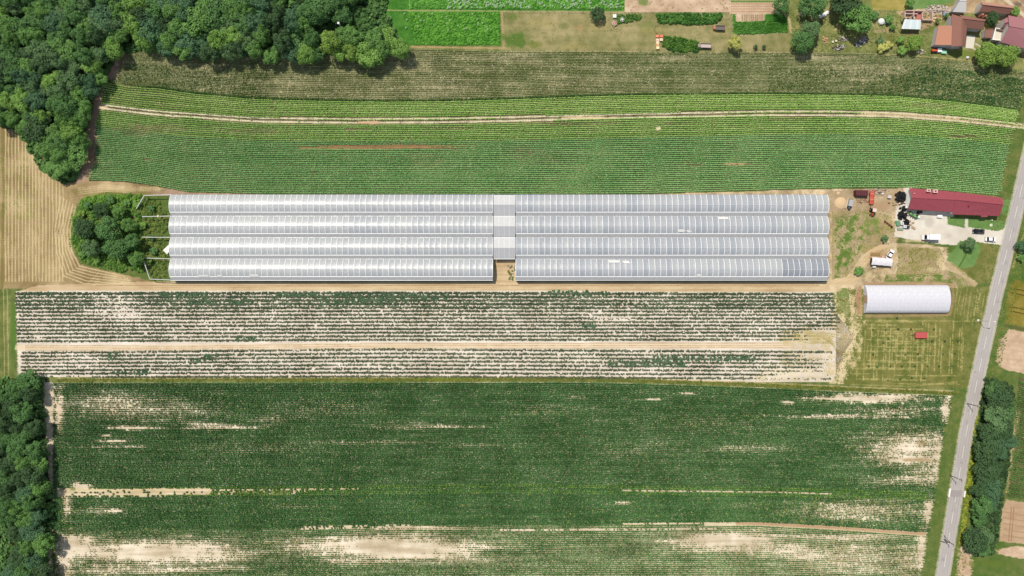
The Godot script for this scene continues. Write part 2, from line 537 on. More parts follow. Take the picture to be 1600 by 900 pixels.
	fill(lawn, [1500, 376, 1534, 382, 1530, 398, 1522, 416, 1504, 420, 1490, 414, 1479, 407, 1484, 396, 1492, 388], 1)
	fill(tar, road_band(-10.5, 10.5), .3)
	for k in [slab_, tar, track, headland, stubble, pale] : bare[k] = true
	compose()
	dens.resize(TW * TH)
	dens.fill(255)
	ground_marks()
	thin_crops()

func ground_marks() -> void:
	var straw := C(226, 206, 162)
	mottle([0, 205, 40, 215, 108, 300, 108, 440, 0, 446], C(150, 132, 84), .42, .7, .4)
	mottle([0, 200, 40, 225, 60, 300, 50, 345, 0, 340], C(128, 130, 72), .35, .6, .4)
	mottle([16, 300, 60, 300, 60, 340, 16, 340], C(146, 142, 84), .5, .6, .5)
	mottle([110, 296, 260, 296, 250, 306, 120, 306], C(130, 126, 70), .5, .7, .4)
	for k in 18:         # combine lines in the stubble
		var x := 8.0 + k * 5.3
		var pts := []
		var top := 202.0 if x < 50 else 232.0 + (x - 50) * 1.05
		for j in 9:
			var y := lerpf(top, 440.0, j / 8.0)
			var q := x
			if x > 70: q = minf(x, 106.0 + 0.0011 * pow(y - 362.0, 2.0) - (101.0 - x) * 0.95)
			pts += [q + rng.randf_range(-.5, .5), y]
		stroke(pts, 1.5, straw, 1.0, .45)
	for k in 6:
		stroke([118.0 - k * 4.6, 322 - k * 3, 109.0 - k * 4.8, 360, 112.0 - k * 4.8, 392, 124.0 - k * 5.0, 416 + k * 3, 150 - k * 4, 422 + k * 4.2, 196 + k * 4, 432 + k * 3.4], 1.5, straw, 1.0, .35)
	for k in 4:
		stroke([122, 304 - k * 3.2, 160, 299 - k * 3.2, 250, 298 - k * 1.4], 1.3, straw, .5, .8)
	stroke([4, 190, 6, 300, 3, 450, 8, 590], 5, C(112, 112, 56), .6)
	stroke([5, 452, 7, 588], 1.5, straw, .6)
	stroke([11, 452, 13, 588], 1.5, straw, .5)
	blot(20, 518, 5, 60, C(76, 120, 44), .7)
	# the lane through the soybeans, and worn spots
	var lane := C(248, 238, 204)
	stroke(edge(LANE, 160, 1600, 40, -2.8), 2.8, lane, 1.0, .5)
	stroke(edge(LANE, 160, 1600, 40, 3.0), 3.0, lane, 1.0, .5)
	stroke(edge(LANE, 1340, 1600, 8, 0), 5, C(220, 196, 156), .8, .3)
	blot(576, 190.5, 26, 4, C(214, 178, 146), .9, .6)
	blot(920, 184, 60, 3.4, C(226, 204, 164), .9, .6)
	stroke([470, 231, 560, 229, 660, 229, 745, 226], 7, C(156, 122, 84), 1.0, .4)
	stroke([470, 234, 600, 232, 740, 228], 1.5, C(176, 146, 100), .8)
	blot(1150, 255, 30, 2.5, C(214, 190, 140), .9)
	blot(1028, 200, 5, 4, C(232, 222, 180), .9)
	blot(192, 100, 6, 18, C(190, 160, 138), .7)
	stroke([184, 86, 176, 106, 170, 122], 5, C(192, 162, 142), .6)
	stroke([160, 138, 156, 160], 5, C(206, 180, 158), .6)
	blot(160, 168, 8, 3, C(232, 214, 180), .9)
	# dirt track below the greenhouses
	for k in 3: stroke([240, 443 + k * 4.4, 700, 443 + k * 4, 1290, 443 + k * 3.6], 1.5, C(232, 210, 168), .6, .6)
	stroke([150, 446, 500, 446.5, 800, 446, 1280, 446], 2, C(160, 128, 90), .5, .8)
	for k in 3: stroke([1296 + k * 4, 446 + k * 3, 1326 + k * 4, 432 + k * 3, 1342 + k * 4, 408 + k * 2, 1362 + k * 4, 390 + k * 3, 1378, 384 + k * 2], 1.6, C(226, 202, 156), .7, .5)
	blot(1375, 402, 22, 16, C(176, 142, 108), .6)
	stroke([1356, 392, 1376, 386, 1394, 392, 1398, 406, 1388, 420, 1366, 424], 5, C(210, 182, 138), .7, .4)
	stroke([1330, 436, 1380, 430, 1430, 432, 1480, 436], 4, C(214, 190, 144), .6, .7)
	stroke([1310, 322, 1320, 312], 8, C(216, 184, 142), .7)
	var weed := C(92, 122, 52)
	var olive := C(150, 142, 84)
	mottle([1300, 330, 1350, 326, 1392, 336, 1396, 372, 1376, 378, 1346, 398, 1322, 432, 1300, 436], olive, .52, .75)
	mottle([1304, 336, 1350, 330, 1372, 338, 1374, 364, 1352, 374, 1340, 396, 1318, 432, 1303, 434], weed, .42, .85, .3)
	mottle([1306, 338, 1336, 336, 1336, 376, 1306, 378], weed, .5, .7, .3)
	mottle([1308, 384, 1332, 382, 1326, 410, 1308, 430], weed, .55, .7, .3)
	mottle([1346, 336, 1372, 334, 1374, 360, 1348, 364], C(132, 146, 78), .6, .6, .3)
	mottle([1400, 384, 1468, 388, 1474, 404, 1468, 438, 1396, 438, 1404, 410], C(134, 130, 70), .56, .8, .45)
	mottle([1402, 386, 1450, 388, 1452, 410, 1404, 412], C(112, 114, 54), .4, .7, .5)
	mottle([1384, 429, 1480, 428, 1486, 441, 1380, 441], weed, .55, .85, .3)
	mottle([1476, 420, 1500, 430, 1530, 446, 1500, 450, 1478, 446], C(110, 120, 58), .55, .8, .4)
	mottle([1294, 298, 1420, 294, 1416, 316, 1396, 330, 1296, 330], C(158, 132, 104), .5, .6, .4)
	blot(1342, 424, 9, 8, weed, .85, 1.2)
	mottle([1296, 446, 1350, 446, 1346, 500, 1346, 552, 1312, 580, 1300, 520], C(228, 208, 170), .56, .9, .35)
	mottle([1306, 450, 1326, 450, 1328, 498, 1310, 496], C(96, 124, 54), .45, .8, .3)
	mottle([1326, 500, 1512, 500, 1500, 602, 1322, 600], C(140, 130, 70), .45, .5, .4)
	blot(1470, 412, 9, 14, C(222, 200, 162), .7, 1.2)
	blot(1458, 420, 12, 6, C(222, 200, 162), .6, 1.3)
	stroke([1511, 394, 1505, 405, 1498, 417], 2.4, C(72, 104, 44), .9, .3)
	stroke([1484, 412, 1500, 424, 1524, 446], 9, C(196, 172, 132), .7, .9)
	blot(1340, 470, 4, 24, C(170, 132, 104), .8)
	stroke([1344, 446, 1344, 492], 7, C(178, 140, 112), .8, .4)
	stroke([1350, 443, 1470, 442, 1488, 446, 1490, 470, 1484, 492, 1352, 494], 5, C(178, 148, 114), .8, .5)
	# the mown meadow
	var hay := C(192, 182, 122)
	for k in 26:
		var x := 1324.0 + k * 7.2 + rng.randf_range(-3, 3)
		var y0 := rng.randf_range(500, 530)
		stroke([x, y0, x - 3, rng.randf_range(560, 598)], 1.0, hay, .8, 1.1)
		if k % 2 == 0: stroke([x + 4, rng.randf_range(500, 540), x + 1, rng.randf_range(550, 598)], 1.0, hay, .6, 1.1)
	for k in 25:
		var y := 500.0 + k * 4.1 + rng.randf_range(-2, 2)
		var x0 := rng.randf_range(1320, 1400)
		stroke([x0, y, x0 + rng.randf_range(30, 110), y + 1], 1.0, hay, .7, 1.1)
	for k in 9:
		var x := 1490.0 + k * 5.2
		stroke([x + 6, 452 + rng.randf_range(-4, 10), x, 500 + rng.randf_range(-16, 6)], 1.4, hay, .6, .6)
	stroke([1534, 452, 1522, 488, 1518, 512], 1.4, hay, .8)
	stroke([1320, 501, 1530, 502], 1.2, hay, .6)
	stroke([1330, 601, 1420, 604, 1505, 596], 1.4, hay, .6)
	blot(1332, 480, 4, 26, C(214, 190, 150), .7, 1.4)
	blot(1340, 540, 14, 40, C(120, 122, 58), .6, 1.2)
	stroke([1200, 600, 1310, 606, 1400, 610, 1495, 616], 4, C(80, 98, 40), .8, .5)
	# pale marks in the vegetable field, the lane and its end
	stroke([24, 543, 160, 544, 400, 541, 700, 540, 1000, 540, 1240, 540], 9, C(236, 214, 178), .9, .3)
	for k in 3: stroke([40, 540 + k * 3.4, 300, 541 + k * 3, 600, 537 + k * 3.6, 1240, 536 + k * 3.6], 1.0, C(176, 146, 110), .6, .9)
	blot(1258, 528, 60, 12, C(224, 208, 168), .8, .8)
	blot(1326, 528, 18, 16, C(228, 208, 170), .95, 1.3)
	blot(1314, 500, 8, 20, C(222, 202, 162), .9, 1.4)
	blot(1308, 578, 16, 18, C(224, 206, 168), .9, 1.6)
	blot(1318, 545, 18, 16, C(220, 202, 160), .9, 1.6)
	mottle([1296, 500, 1352, 500, 1344, 560, 1318, 600, 1296, 598], C(222, 204, 164), .5, .8, .4)
	mottle([1180, 578, 1222, 560, 1224, 514, 1300, 506, 1330, 520, 1306, 595, 1180, 595], C(200, 182, 136), .46, .75, .5)
	blot(1225, 582, 60, 10, C(236, 222, 196), .7, .8)
	for k in 9: stroke([1222 + k * 4, 518 + k * 2.2, 1262 + k * 5, 516 + k * 2.6, 1310, 524 + k * 4], 1.2, C(160, 146, 84), .6, .9)
	stroke(edge(TOP4, 90, 1490, 20, -4.6), 2, C(92, 92, 40), .6, .8)
	stroke(edge(TOP4, 90, 1490, 20, -7.5), 1.8, C(206, 184, 140), .8, .6)
	blot(700, 592.5, 70, 3, C(110, 132, 32), .7)
	# lanes in the maize
	stroke(edge(LANE4, 96, 560, 20, -2.5), 2.6, C(220, 202, 152), .9, .6)
	stroke(edge(LANE4, 96, 520, 16, 1.8), 3, C(206, 180, 136), .8, .6)
	stroke(edge(LANE4, 110, 340, 8, 6.5), 2, C(220, 200, 150), .8, .6)
	stroke(edge(LANE5, 100, 1180, 20, 0), 2.6, C(228, 212, 172), .9, .5)
	stroke(edge(LANE5, 1150, 1446, 12, 0), 5, C(186, 152, 116), .95, .2)
	stroke(edge(LANE5, 1120, 1440, 12, 4), 1.4, C(226, 206, 164), .8, .5)
	blot(1440, 692, 10, 6, C(168, 142, 104), .7)
	blot(1432, 718, 26, 3.4, C(176, 152, 112), .9)
	blot(86, 630, 8, 24, C(232, 208, 182), .6)
	blot(98, 770, 8, 30, C(200, 172, 138), .6)
	blot(112, 762, 6, 5, C(112, 120, 60), .7)
	blot(106, 822, 12, 5, C(80, 116, 44), .8)
	stroke([6, 820, 10, 850, 14, 900, 16, 990], 4, C(214, 184, 146), .9, .3)
	stroke([0, 790, 4, 830, 6, 900], 3, C(214, 184, 146), .6, .4)
	# road side, wheat and plots to the east
	stroke([1604, 352, 1594, 386, 1582, 420], 3.4, C(206, 180, 138), .7, .7)
	for y in [450.0, 457.0, 479.0, 486.0]: stroke([1578, y, 1640, y + 13, 1720, y + 30], 1.2, C(66, 56, 24), .9, .3)
	stroke([1570, 508, 1620, 520, 1720, 540], 4, C(104, 92, 62), .8, .6)
	blot(1565, 536, 5, 12, C(170, 150, 128), .8)
	stroke([1580, 792, 1576, 846], 1.2, C(150, 116, 86), .8, .3)
	stroke([1584, 792, 1580, 846], 1.2, C(150, 116, 86), .8, .3)
	for k in 5: stroke([1568, 800 + k * 9, 1640, 812 + k * 9, 1720, 824 + k * 9], 1.1, C(160, 126, 94), .6, .5)
	for k in 7: stroke([1560, 530 + k * 7, 1640, 540 + k * 8, 1720, 556 + k * 8], 1.1, C(196, 166, 140), .5, .8)
	stroke([1592, 640, 1582, 700, 1574, 770], 7, C(204, 184, 142), .8, 1.0)
	stroke([1512, 856, 1540, 856, 1562, 862], 2.5, C(206, 176, 136), .7)
	blot(1507, 876, 6, 16, C(180, 150, 118), .7)
	blot(1550, 880, 40, 8, C(98, 116, 50), .7, 1.4)
	# verge of the road
	for k in [-1.0, 1.0]:
		var e := []
		for i in range(0, ROAD.size(), 2): e += [ROAD[i] + k * 11.4, ROAD[i + 1]]
		stroke(e, 2.4, C(206, 196, 178), .8, .5)
	for q in [[-6.2, C(166, 160, 156), .45], [-2.4, C(168, 162, 158), .4], [2.4, C(168, 162, 158), .4], [6.2, C(166, 160, 156), .45], [0.0, C(178, 172, 168), .5]]:
		var e := []
		for i in range(0, ROAD.size(), 2): e += [ROAD[i] + q[0], ROAD[i + 1]]
		stroke(e, 2.2, q[1], q[2], 1.2)
	for k in 26:
		var y := rng.randf_range(240, 900)
		blot(road_x(y) + rng.randf_range(-8, 8), y, rng.randf_range(1.5, 4), rng.randf_range(2, 8), [C(156, 150, 148), C(204, 198, 190), C(150, 142, 136)][k % 3], .45, 1.2)
	# plots and yards in the north
	stroke([585, 16, 790, 17.5, 976, 18.5], 2, C(190, 172, 128), .9, .5)
	stroke([784, 18, 787, 76], 5, C(190, 160, 122), .9, .4)
	stroke([632, 73, 788, 75.5], 3.4, C(196, 164, 124), .9, .5)
	stroke([790, 80.5, 1240, 82.5], 2.4, C(206, 186, 136), .8, .6)
	stroke([1240, 83, 1380, 84.5, 1490, 92, 1530, 97], 2.2, C(206, 184, 132), .7, .6)
	blot(806, 62, 26, 16, C(84, 116, 48), .9, 1.0)
	blot(798, 26, 10, 6, C(96, 124, 52), .7)
	blot(836, 70, 12, 6, C(112, 124, 56), .7)
	blot(880, 40, 10, 6, C(112, 120, 70), .6)
	blot(905, 42, 12, 7, C(178, 148, 100), .5)
	blot(1010, 40, 14, 14, C(118, 130, 72), .6)
	for k in 6: blot(830 + k * 60 + rng.randf_range(-15, 15), rng.randf_range(30, 75), 26, 7, C(168, 156, 102), .5, 1.4)
	blot(1005, 3, 10, 8, C(106, 132, 66), .8, 1.2)
	for k in 60: blot(rng.randf_range(980, 1138), rng.randf_range(-10, 16), 1.4, 1.2, C(140, 116, 80), .8)
	for k in 5: stroke([1142, 2 + k * 4, 1180, 2 + k * 4, 1220, 3 + k * 4], 1.2, C(172, 138, 104), .7, .6)
	stroke([1142, 2, 1220, 2], 3.5, C(72, 124, 40), .9, .3)
	for k in 10: stroke([1160 + k * 3.4, 23, 1160 + k * 3.4, 33], 1.3, C(120, 106, 70), .8, .6)
	stroke([1226, 0, 1226, 22, 1233, 30, 1236, 52], 4, C(206, 180, 144), .8, .4)
	stroke([1142, 22, 1143, 56], 2, C(150, 150, 120), .6)
	stroke([1146, 55, 1190, 54, 1232, 50], 1.4, C(190, 178, 140), .8)
	blot(1250, 50, 14, 16, C(160, 150, 90), .5)
	blot(1312, 42, 12, 8, C(190, 178, 120), .6, 1.6)
	blot(1380, 48, 24, 4, C(176, 154, 122), .8)
	blot(1424, 52, 18, 5, C(160, 124, 104), .8)
	blot(1395, 60, 20, 10, C(120, 124, 66), .6)
	blot(1385, 70, 8, 10, C(176, 158, 124), .7, 1.5)
	blot(1446, 60, 10, 20, C(132, 140, 84), .6)
	blot(1465, 16, 26, 9, C(206, 190, 172), .95, .8)
	blot(1462, 28, 14, 10, C(196, 176, 132), .8, 1.6)
	stroke([1560, -10, 1582, 8, 1604, 28], 6, C(226, 212, 188), .9, .2)
	stroke([1592, 2, 1612, 20], 3, C(206, 190, 160), .9, .2)
	blot(1590, 6, 10, 5, C(110, 96, 84), .7)
	blot(1505, 84, 26, 7, C(112, 128, 60), .8, .8)
	for q in [[1514, 71, 1526, 79, 1532, 82], [1524, 68, 1536, 75, 1542, 78]]: stroke(q, 2.6, C(222, 212, 190), .95, .1)
	# stains in the concrete yard
	blot(1452, 345, 9, 12, C(186, 180, 168), .55, .8)
	blot(1438, 340, 12, 5, C(190, 184, 172), .6, .8)
	blot(1482, 368, 6, 5, C(196, 188, 174), .5, .8)
	blot(1405, 362, 10, 6, C(222, 206, 178), .6, .8)
	blot(1430, 376, 26, 3, C(216, 196, 160), .7, .8)
	blot(1408, 300, 8, 16, C(196, 172, 144), .8, 1.3)
	blot(1360, 302, 26, 7, C(164, 142, 120), .7, 1.3)
	blot(1375, 320, 20, 12, C(182, 148, 116), .6, 1.3)

func thin_crops() -> void:
	# soybeans
	for b in [[576, 190.5, 24, 4, 1.0], [610, 229, 150, 4.5, 1.1], [900, 193, 90, 3, .5], [400, 205, 60, 6, .4], [1230, 186, 60, 3, .4], [1460, 165, 60, 6, .3], [700, 200, 60, 3, .4], [1050, 192, 40, 2, .6], [250, 200, 50, 8, .4], [330, 197, 20, 2, .8], [560, 203, 30, 1.5, .7], [1150, 256, 28, 2, .9], [1028, 200, 5, 4, 1.], [490, 270, 10, 2, .9], [1085, 258, 14, 3, .6], [720, 267, 12, 2, .6], [1500, 246, 20, 2, .4], [1500, 213, 30, 2, .9], [210, 206, 40, 8, .35], [850, 250, 60, 16, .25], [820, 236, 40, 10, .3], [660, 250, 60, 18, .2], [920, 184, 60, 3, .8], [1575, 212, 20, 8, .3], [1570, 280, 8, 30, .5], [150, 240, 6, 40, .4], [230, 249, 10, 2, .7]]:
		thin(b[0], b[1], b[2], b[3], b[4])
	# the thin maize under the wood
	for b in [[330, 105, 90, 14, .3], [1350, 112, 110, 18, .4], [650, 100, 40, 14, .5], [1060, 90, 30, 5, .7], [800, 90, 60, 8, .4], [480, 130, 100, 14, .2], [700, 135, 80, 14, .3], [900, 130, 70, 12, .25], [190, 100, 12, 20, .5], [1280, 90, 80, 5, .6]]:
		thin(b[0], b[1], b[2], b[3], b[4])
	# vegetables
	for b in [[190, 485, 60, 24, .55], [170, 470, 40, 10, .4], [110, 563, 60, 20, .35], [1285, 520, 50, 10, 1.], [1285, 530, 64, 12, 1.], [1320, 525, 24, 40, 1.], [1250, 586, 76, 9, 1.], [1300, 570, 40, 20, 1.], [1275, 556, 30, 8, .8], [60, 520, 16, 70, .4], [330, 510, 80, 20, .25], [1040, 494, 40, 3, .7], [960, 496, 60, 2, .8], [620, 548, 220, 5, .2]]:
		thin(b[0], b[1], b[2], b[3], b[4])
	# maize
	for b in [[1360, 621, 125, 9, 1.], [1230, 628, 14, 4, .9], [1478, 640, 14, 30, 1.], [1320, 650, 140, 5, .6], [1405, 700, 105, 46, .7], [1440, 700, 60, 40, .5], [1400, 640, 90, 10, .5], [1455, 745, 50, 20, .7], [1425, 718, 70, 5, 1.], [1466, 720, 12, 60, .9], [1452, 800, 14, 36, 1.], [1390, 750, 80, 16, .4], [1340, 797, 160, 26, .62], [1180, 790, 60, 6, .2], [970, 785, 36, 1.4, 1.], [92, 640, 12, 50, .9], [104, 790, 10, 30, .8], [125, 760, 24, 8, .8], [108, 822, 14, 6, .2], [210, 667, 60, 4, .75], [170, 689, 48, 2, .9], [330, 665, 60, 8, .5], [170, 630, 100, 30, .5], [260, 640, 140, 30, .35], [330, 667, 120, 2.2, .5], [420, 655, 40, 12, .35], [180, 697, 80, 2, .5], [165, 679, 10, 2, .9], [650, 665, 90, 8, .3], [700, 665, 60, 2, .7], [600, 690, 130, 4, .3], [740, 695, 60, 4, .3], [1020, 622, 24, 2, .8], [1075, 614, 18, 2, .8], [900, 620, 20, 4, .4], [850, 640, 60, 12, .25], [150, 795, 60, 10, .3], [180, 797, 14, 3, .7], [455, 790, 50, 6, .25], [500, 640, 120, 20, .2], [1100, 660, 120, 20, .15], [400, 700, 140, 14, .2], [1000, 700, 100, 20, .15], [1170, 700, 90, 8, .3]]:
		thin(b[0], b[1], b[2], b[3], b[4])
	for b in [[240, 862, 225, 28, 1.1], [120, 850, 40, 24, .9], [600, 852, 205, 25, 1.1], [640, 860, 120, 16, .9], [660, 824, 100, 5, .75], [700, 872, 130, 12, .5], [560, 876, 70, 8, .5], [1135, 844, 130, 22, 1.1], [1180, 858, 90, 12, .5], [1330, 838, 120, 6, .5], [1441, 860, 14, 50, 1.], [1330, 872, 140, 46, .5], [1420, 880, 30, 40, .4], [100, 880, 20, 60, .9], [200, 890, 140, 10, .5], [330, 888, 60, 8, .4], [1250, 862, 60, 18, .5]]:
		thin(b[0], b[1], b[2], b[3], b[4])

# ---------------------------------------------------------------- plants
func leaf(b: MB, at: Vector3, out: Vector3, size: float, c: Color) -> void:   # a folded four-cornered leaf cluster facing out
	var s := out.cross(Vector3(rng.randf_range(-1, 1), rng.randf_range(-1, 1), rng.randf_range(-1, 1))).normalized()
	var t := s.cross(out).normalized()
	var w := size * rng.randf_range(0.3, 0.5)
	b.col = c
	var p0 := at - t * size * 0.5
	var p1 := at + s * w + out * size * 0.12
	var p2 := at + t * size * 0.5
	var p3 := at - s * w + out * size * rng.randf_range(-0.1, 0.15)
	b.tri(p0, p1, p2)
	b.tri(p0, p2, p3)

func clump(sd: int, n: int, m: Material, up := 0.5, long := 0.7) -> ArrayMesh:
	rng.seed = sd
	var b := MB.new()
	for i in n:
		var a := TAU * (i * 0.381966) + rng.randf_range(-.3, .3)
		var r := sqrt((i + 0.5) / n)
		var d := Vector3(cos(a) * r, 0, sin(a) * r)
		var o := (d * (1.0 - up) + Vector3.UP * (up + 0.3) + Vector3(rng.randf_range(-.25, .25), 0, rng.randf_range(-.25, .25))).normalized()
		var v := rng.randf_range(0.8, 1.2)
		leaf(b, d * 0.72 + Vector3.UP * (1.0 - 0.65 * r * r) * rng.randf_range(0.75, 1.0), o, long * rng.randf_range(.8, 1.25), Color(v, v, v))
	return b.mesh(m)

func crown(sd: int, lobes: int, per: int, size: float, flat := 0.75) -> ArrayMesh:   # foliage of radius about 1, centred on 0
	rng.seed = sd
	var b := MB.new()
	for k in lobes:
		var a := TAU * k * 0.381966 + rng.randf_range(-.4, .4)
		var up := rng.randf_range(-0.55, 0.75) if k > 2 else rng.randf_range(.4, .7)
		var rr := sqrt(1.0 - minf(0.95, up * up)) * rng.randf_range(0.45, 0.86) if k > 1 else rng.randf_range(0.0, .3)
		var c := Vector3(cos(a) * rr, up * flat, sin(a) * rr)
		var r := rng.randf_range(0.2, 0.38)
		var tone := rng.randf_range(0.82, 1.18)
		for i in per:
			var y := 1.0 - 1.75 * (i + 0.5) / per
			var q := sqrt(maxf(0.0, 1.0 - y * y))
			var t := TAU * i * 0.381966 + rng.randf_range(-.5, .5)
			var d := Vector3(cos(t) * q, y, sin(t) * q)
			var o := (d + Vector3(rng.randf_range(-.6, .6), rng.randf_range(-.3, .8), rng.randf_range(-.6, .6))).normalized()
			var v := tone * rng.randf_range(0.72, 1.3)
			leaf(b, c + d * r * rng.randf_range(0.82, 1.12), o, size * rng.randf_range(.7, 1.35), Color(v, v * rng.randf_range(.97, 1.03), v * .96))
	return b.mesh()

func trunk_mesh() -> ArrayMesh:   # height 1 to the crown's heart, with limbs
	var b := MB.new()
	b.tube(Vector3.ZERO, Vector3(0.01, .45, 0), 0.05, 0.036, 7)
	b.tube(Vector3(0.01, .45, 0), Vector3(0, .95, 0.02), 0.036, 0.014, 6)
	for k in 5:
		var a := TAU * k / 5.0
		var y := 0.4 + 0.09 * k
		b.tube(Vector3(0, y, 0), Vector3(cos(a) * .28, y + .3, sin(a) * .28), 0.02, 0.007, 5)
	return b.mesh(nmat(Color(.30, .25, .20), Color(.40, .34, .28), .05, .6, .95))

var trunk: ArrayMesh
var greens := []
func tree(called: String, x: float, y: float, r: float, h: float, tint: int, label: String, category := "tree", group := "") -> Node3D:   # r, h in metres; x, y where its crown shows
	var hc := h * 0.62
	var at := G(x, y, hc + 0.1 * h)
	at.y = 0.0
	var o := thing(called, label, category, at, rng.randf_range(0, TAU), group)
	var low := h < 4.0
	var tr := part("trunk", trunk, o)
	tr.scale = Vector3(maxf(h * .5, 1.2), hc, maxf(h * .5, 1.2))
	var set_ := shrubs if low or r < 2.4 else crowns
	var c := part("crown", set_[rng.randi() % set_.size()], o, Vector3(0, hc, 0), greens[tint])
	c.scale = Vector3(r * rng.randf_range(.92, 1.1), (h - hc) * 1.05, r * rng.randf_range(.92, 1.1))
	return o

func green(r: float, g: float, b: float) -> StandardMaterial3D:
	var m := StandardMaterial3D.new()
	m.vertex_color_use_as_albedo = true
	m.albedo_color = C(r, g, b)
	m.roughness = 0.65
	m.metallic_specular = 0.25
	m.backlight_enabled = true
	m.backlight = Color(.35, .35, .35)
	return m

func scatter(called: String, label: String, category: String, mesh: Mesh, at: Array, colors: Array) -> void:
	if at.is_empty(): return
	var m := MultiMesh.new()
	m.transform_format = MultiMesh.TRANSFORM_3D
	m.use_colors = true
	m.mesh = mesh
	m.instance_count = at.size()
	for i in at.size():
		m.set_instance_transform(i, at[i])
		m.set_instance_color(i, colors[i])
	var o := MultiMeshInstance3D.new()
	o.multimesh = m
	o.name = numbered(called)
	add_child(o)
	tag(o, label, category, "", "stuff")

# plants in rows between two edges, where the plan shows the ground kind id
func rows(top: Array, bot: Array, x0: int, x1: int, n: int, step: float, id: int, r: float, h: float, ca: Color, cb: Color, cc: Color, gaps: float, at: Array, colors: Array, streaky := 0.0, first := 0.0, last := 1.0, lanes := []) -> void:
	var yt := PackedFloat32Array()
	var yb := PackedFloat32Array()
	for x in range(x0, x1 + 2):
		yt.append(lerp_curve(top, x)); yb.append(lerp_curve(bot, x))
	for k in n:
		var t := (k + 0.5) / n
		if t < first or t > last: continue
		var rowtone := rng.randf_range(-.16, .16) * band
		var x := x0 + rng.randf() * step
		while x < x1:
			var j := int(x) - x0
			var f := x - int(x)
			var y := lerpf(lerpf(yt[j], yt[j + 1], f), lerpf(yb[j], yb[j + 1], f), t)
			var i := int(y + OY) * TW + int(x) + OX
			var free := true
			for q in lanes:      # curve, plan units above, below, from x, to x
				if x >= q[3] and x <= q[4]:
					var e: float = y - lerp_curve(q[0], x)
					if e > q[1] and e < q[2] and rng.randf() < q[5]: free = false
			if free and i >= 0 and i < TW * TH and ids[i] == id:
				var d := dens[i] / 255.0
				if streaky > 0.0: d -= maxf(0.0, (ns[i] - 150) / 128.0) * streaky
				if d > .22 and rng.randf() < minf(1.0, .25 + d) * (1.0 - gaps):
					var q := .2 + rng.randf() * .6 + rowtone + ((nb[i] - 128) / 300.0 + (nm[i] - 128) / 700.0 + (ns[i] - 128) / 260.0) * vary
					var c := ca.lerp(cb, clampf(q, 0, 1))
					if rng.randf() < 0.03 + (1.0 - d) * 0.9: c = c.lerp(cc, rng.randf())
					var s := rng.randf_range(.8, 1.15) * (0.35 + 0.65 * d)
					var w := G(x + rng.randf_range(-.2, .2), y + rng.randf_range(-.22, .22))
					at.append(Transform3D(Basis(Vector3.UP, rng.randf() * TAU).scaled(Vector3(r * s, h * s * rng.randf_range(.85, 1.15), r * s)), w))
					colors.append(c)
			x += step * rng.randf_range(.85, 1.15)

func inside(p: PackedVector2Array, x: float, y: float) -> bool:
	return Geometry2D.is_point_in_polygon(Vector2(x, y), p)

func strew(poly: Array, per: float, rmin: float, rmax: float, h: float, ca: Color, cb: Color, at: Array, colors: Array, id := -1) -> void:   # loose plants all over a polygon, per square plan unit
	var p := pv(poly)
	var lo := p[0]
	var hi := p[0]
	for q in p:
		lo = lo.min(q); hi = hi.max(q)
	for k in int((hi.x - lo.x) * (hi.y - lo.y) * per):
		var x := rng.randf_range(lo.x, hi.x)
		var y := rng.randf_range(lo.y, hi.y)
		if not inside(p, x, y): continue
		var i := clampi(int(y + OY), 0, TH - 1) * TW + clampi(int(x) + OX, 0, TW - 1)
		if (id >= 0 and ids[i] != id) or (id < 0 and bare.has(ids[i])): continue
		var s := rng.randf_range(rmin, rmax)
		at.append(Transform3D(Basis(Vector3.UP, rng.randf() * TAU).scaled(Vector3(s, h * s / rmax, s)), G(x, y)))
		colors.append(ca.lerp(cb, clampf(rng.randf() + (nm[i] - 128) / 200.0, 0, 1)))

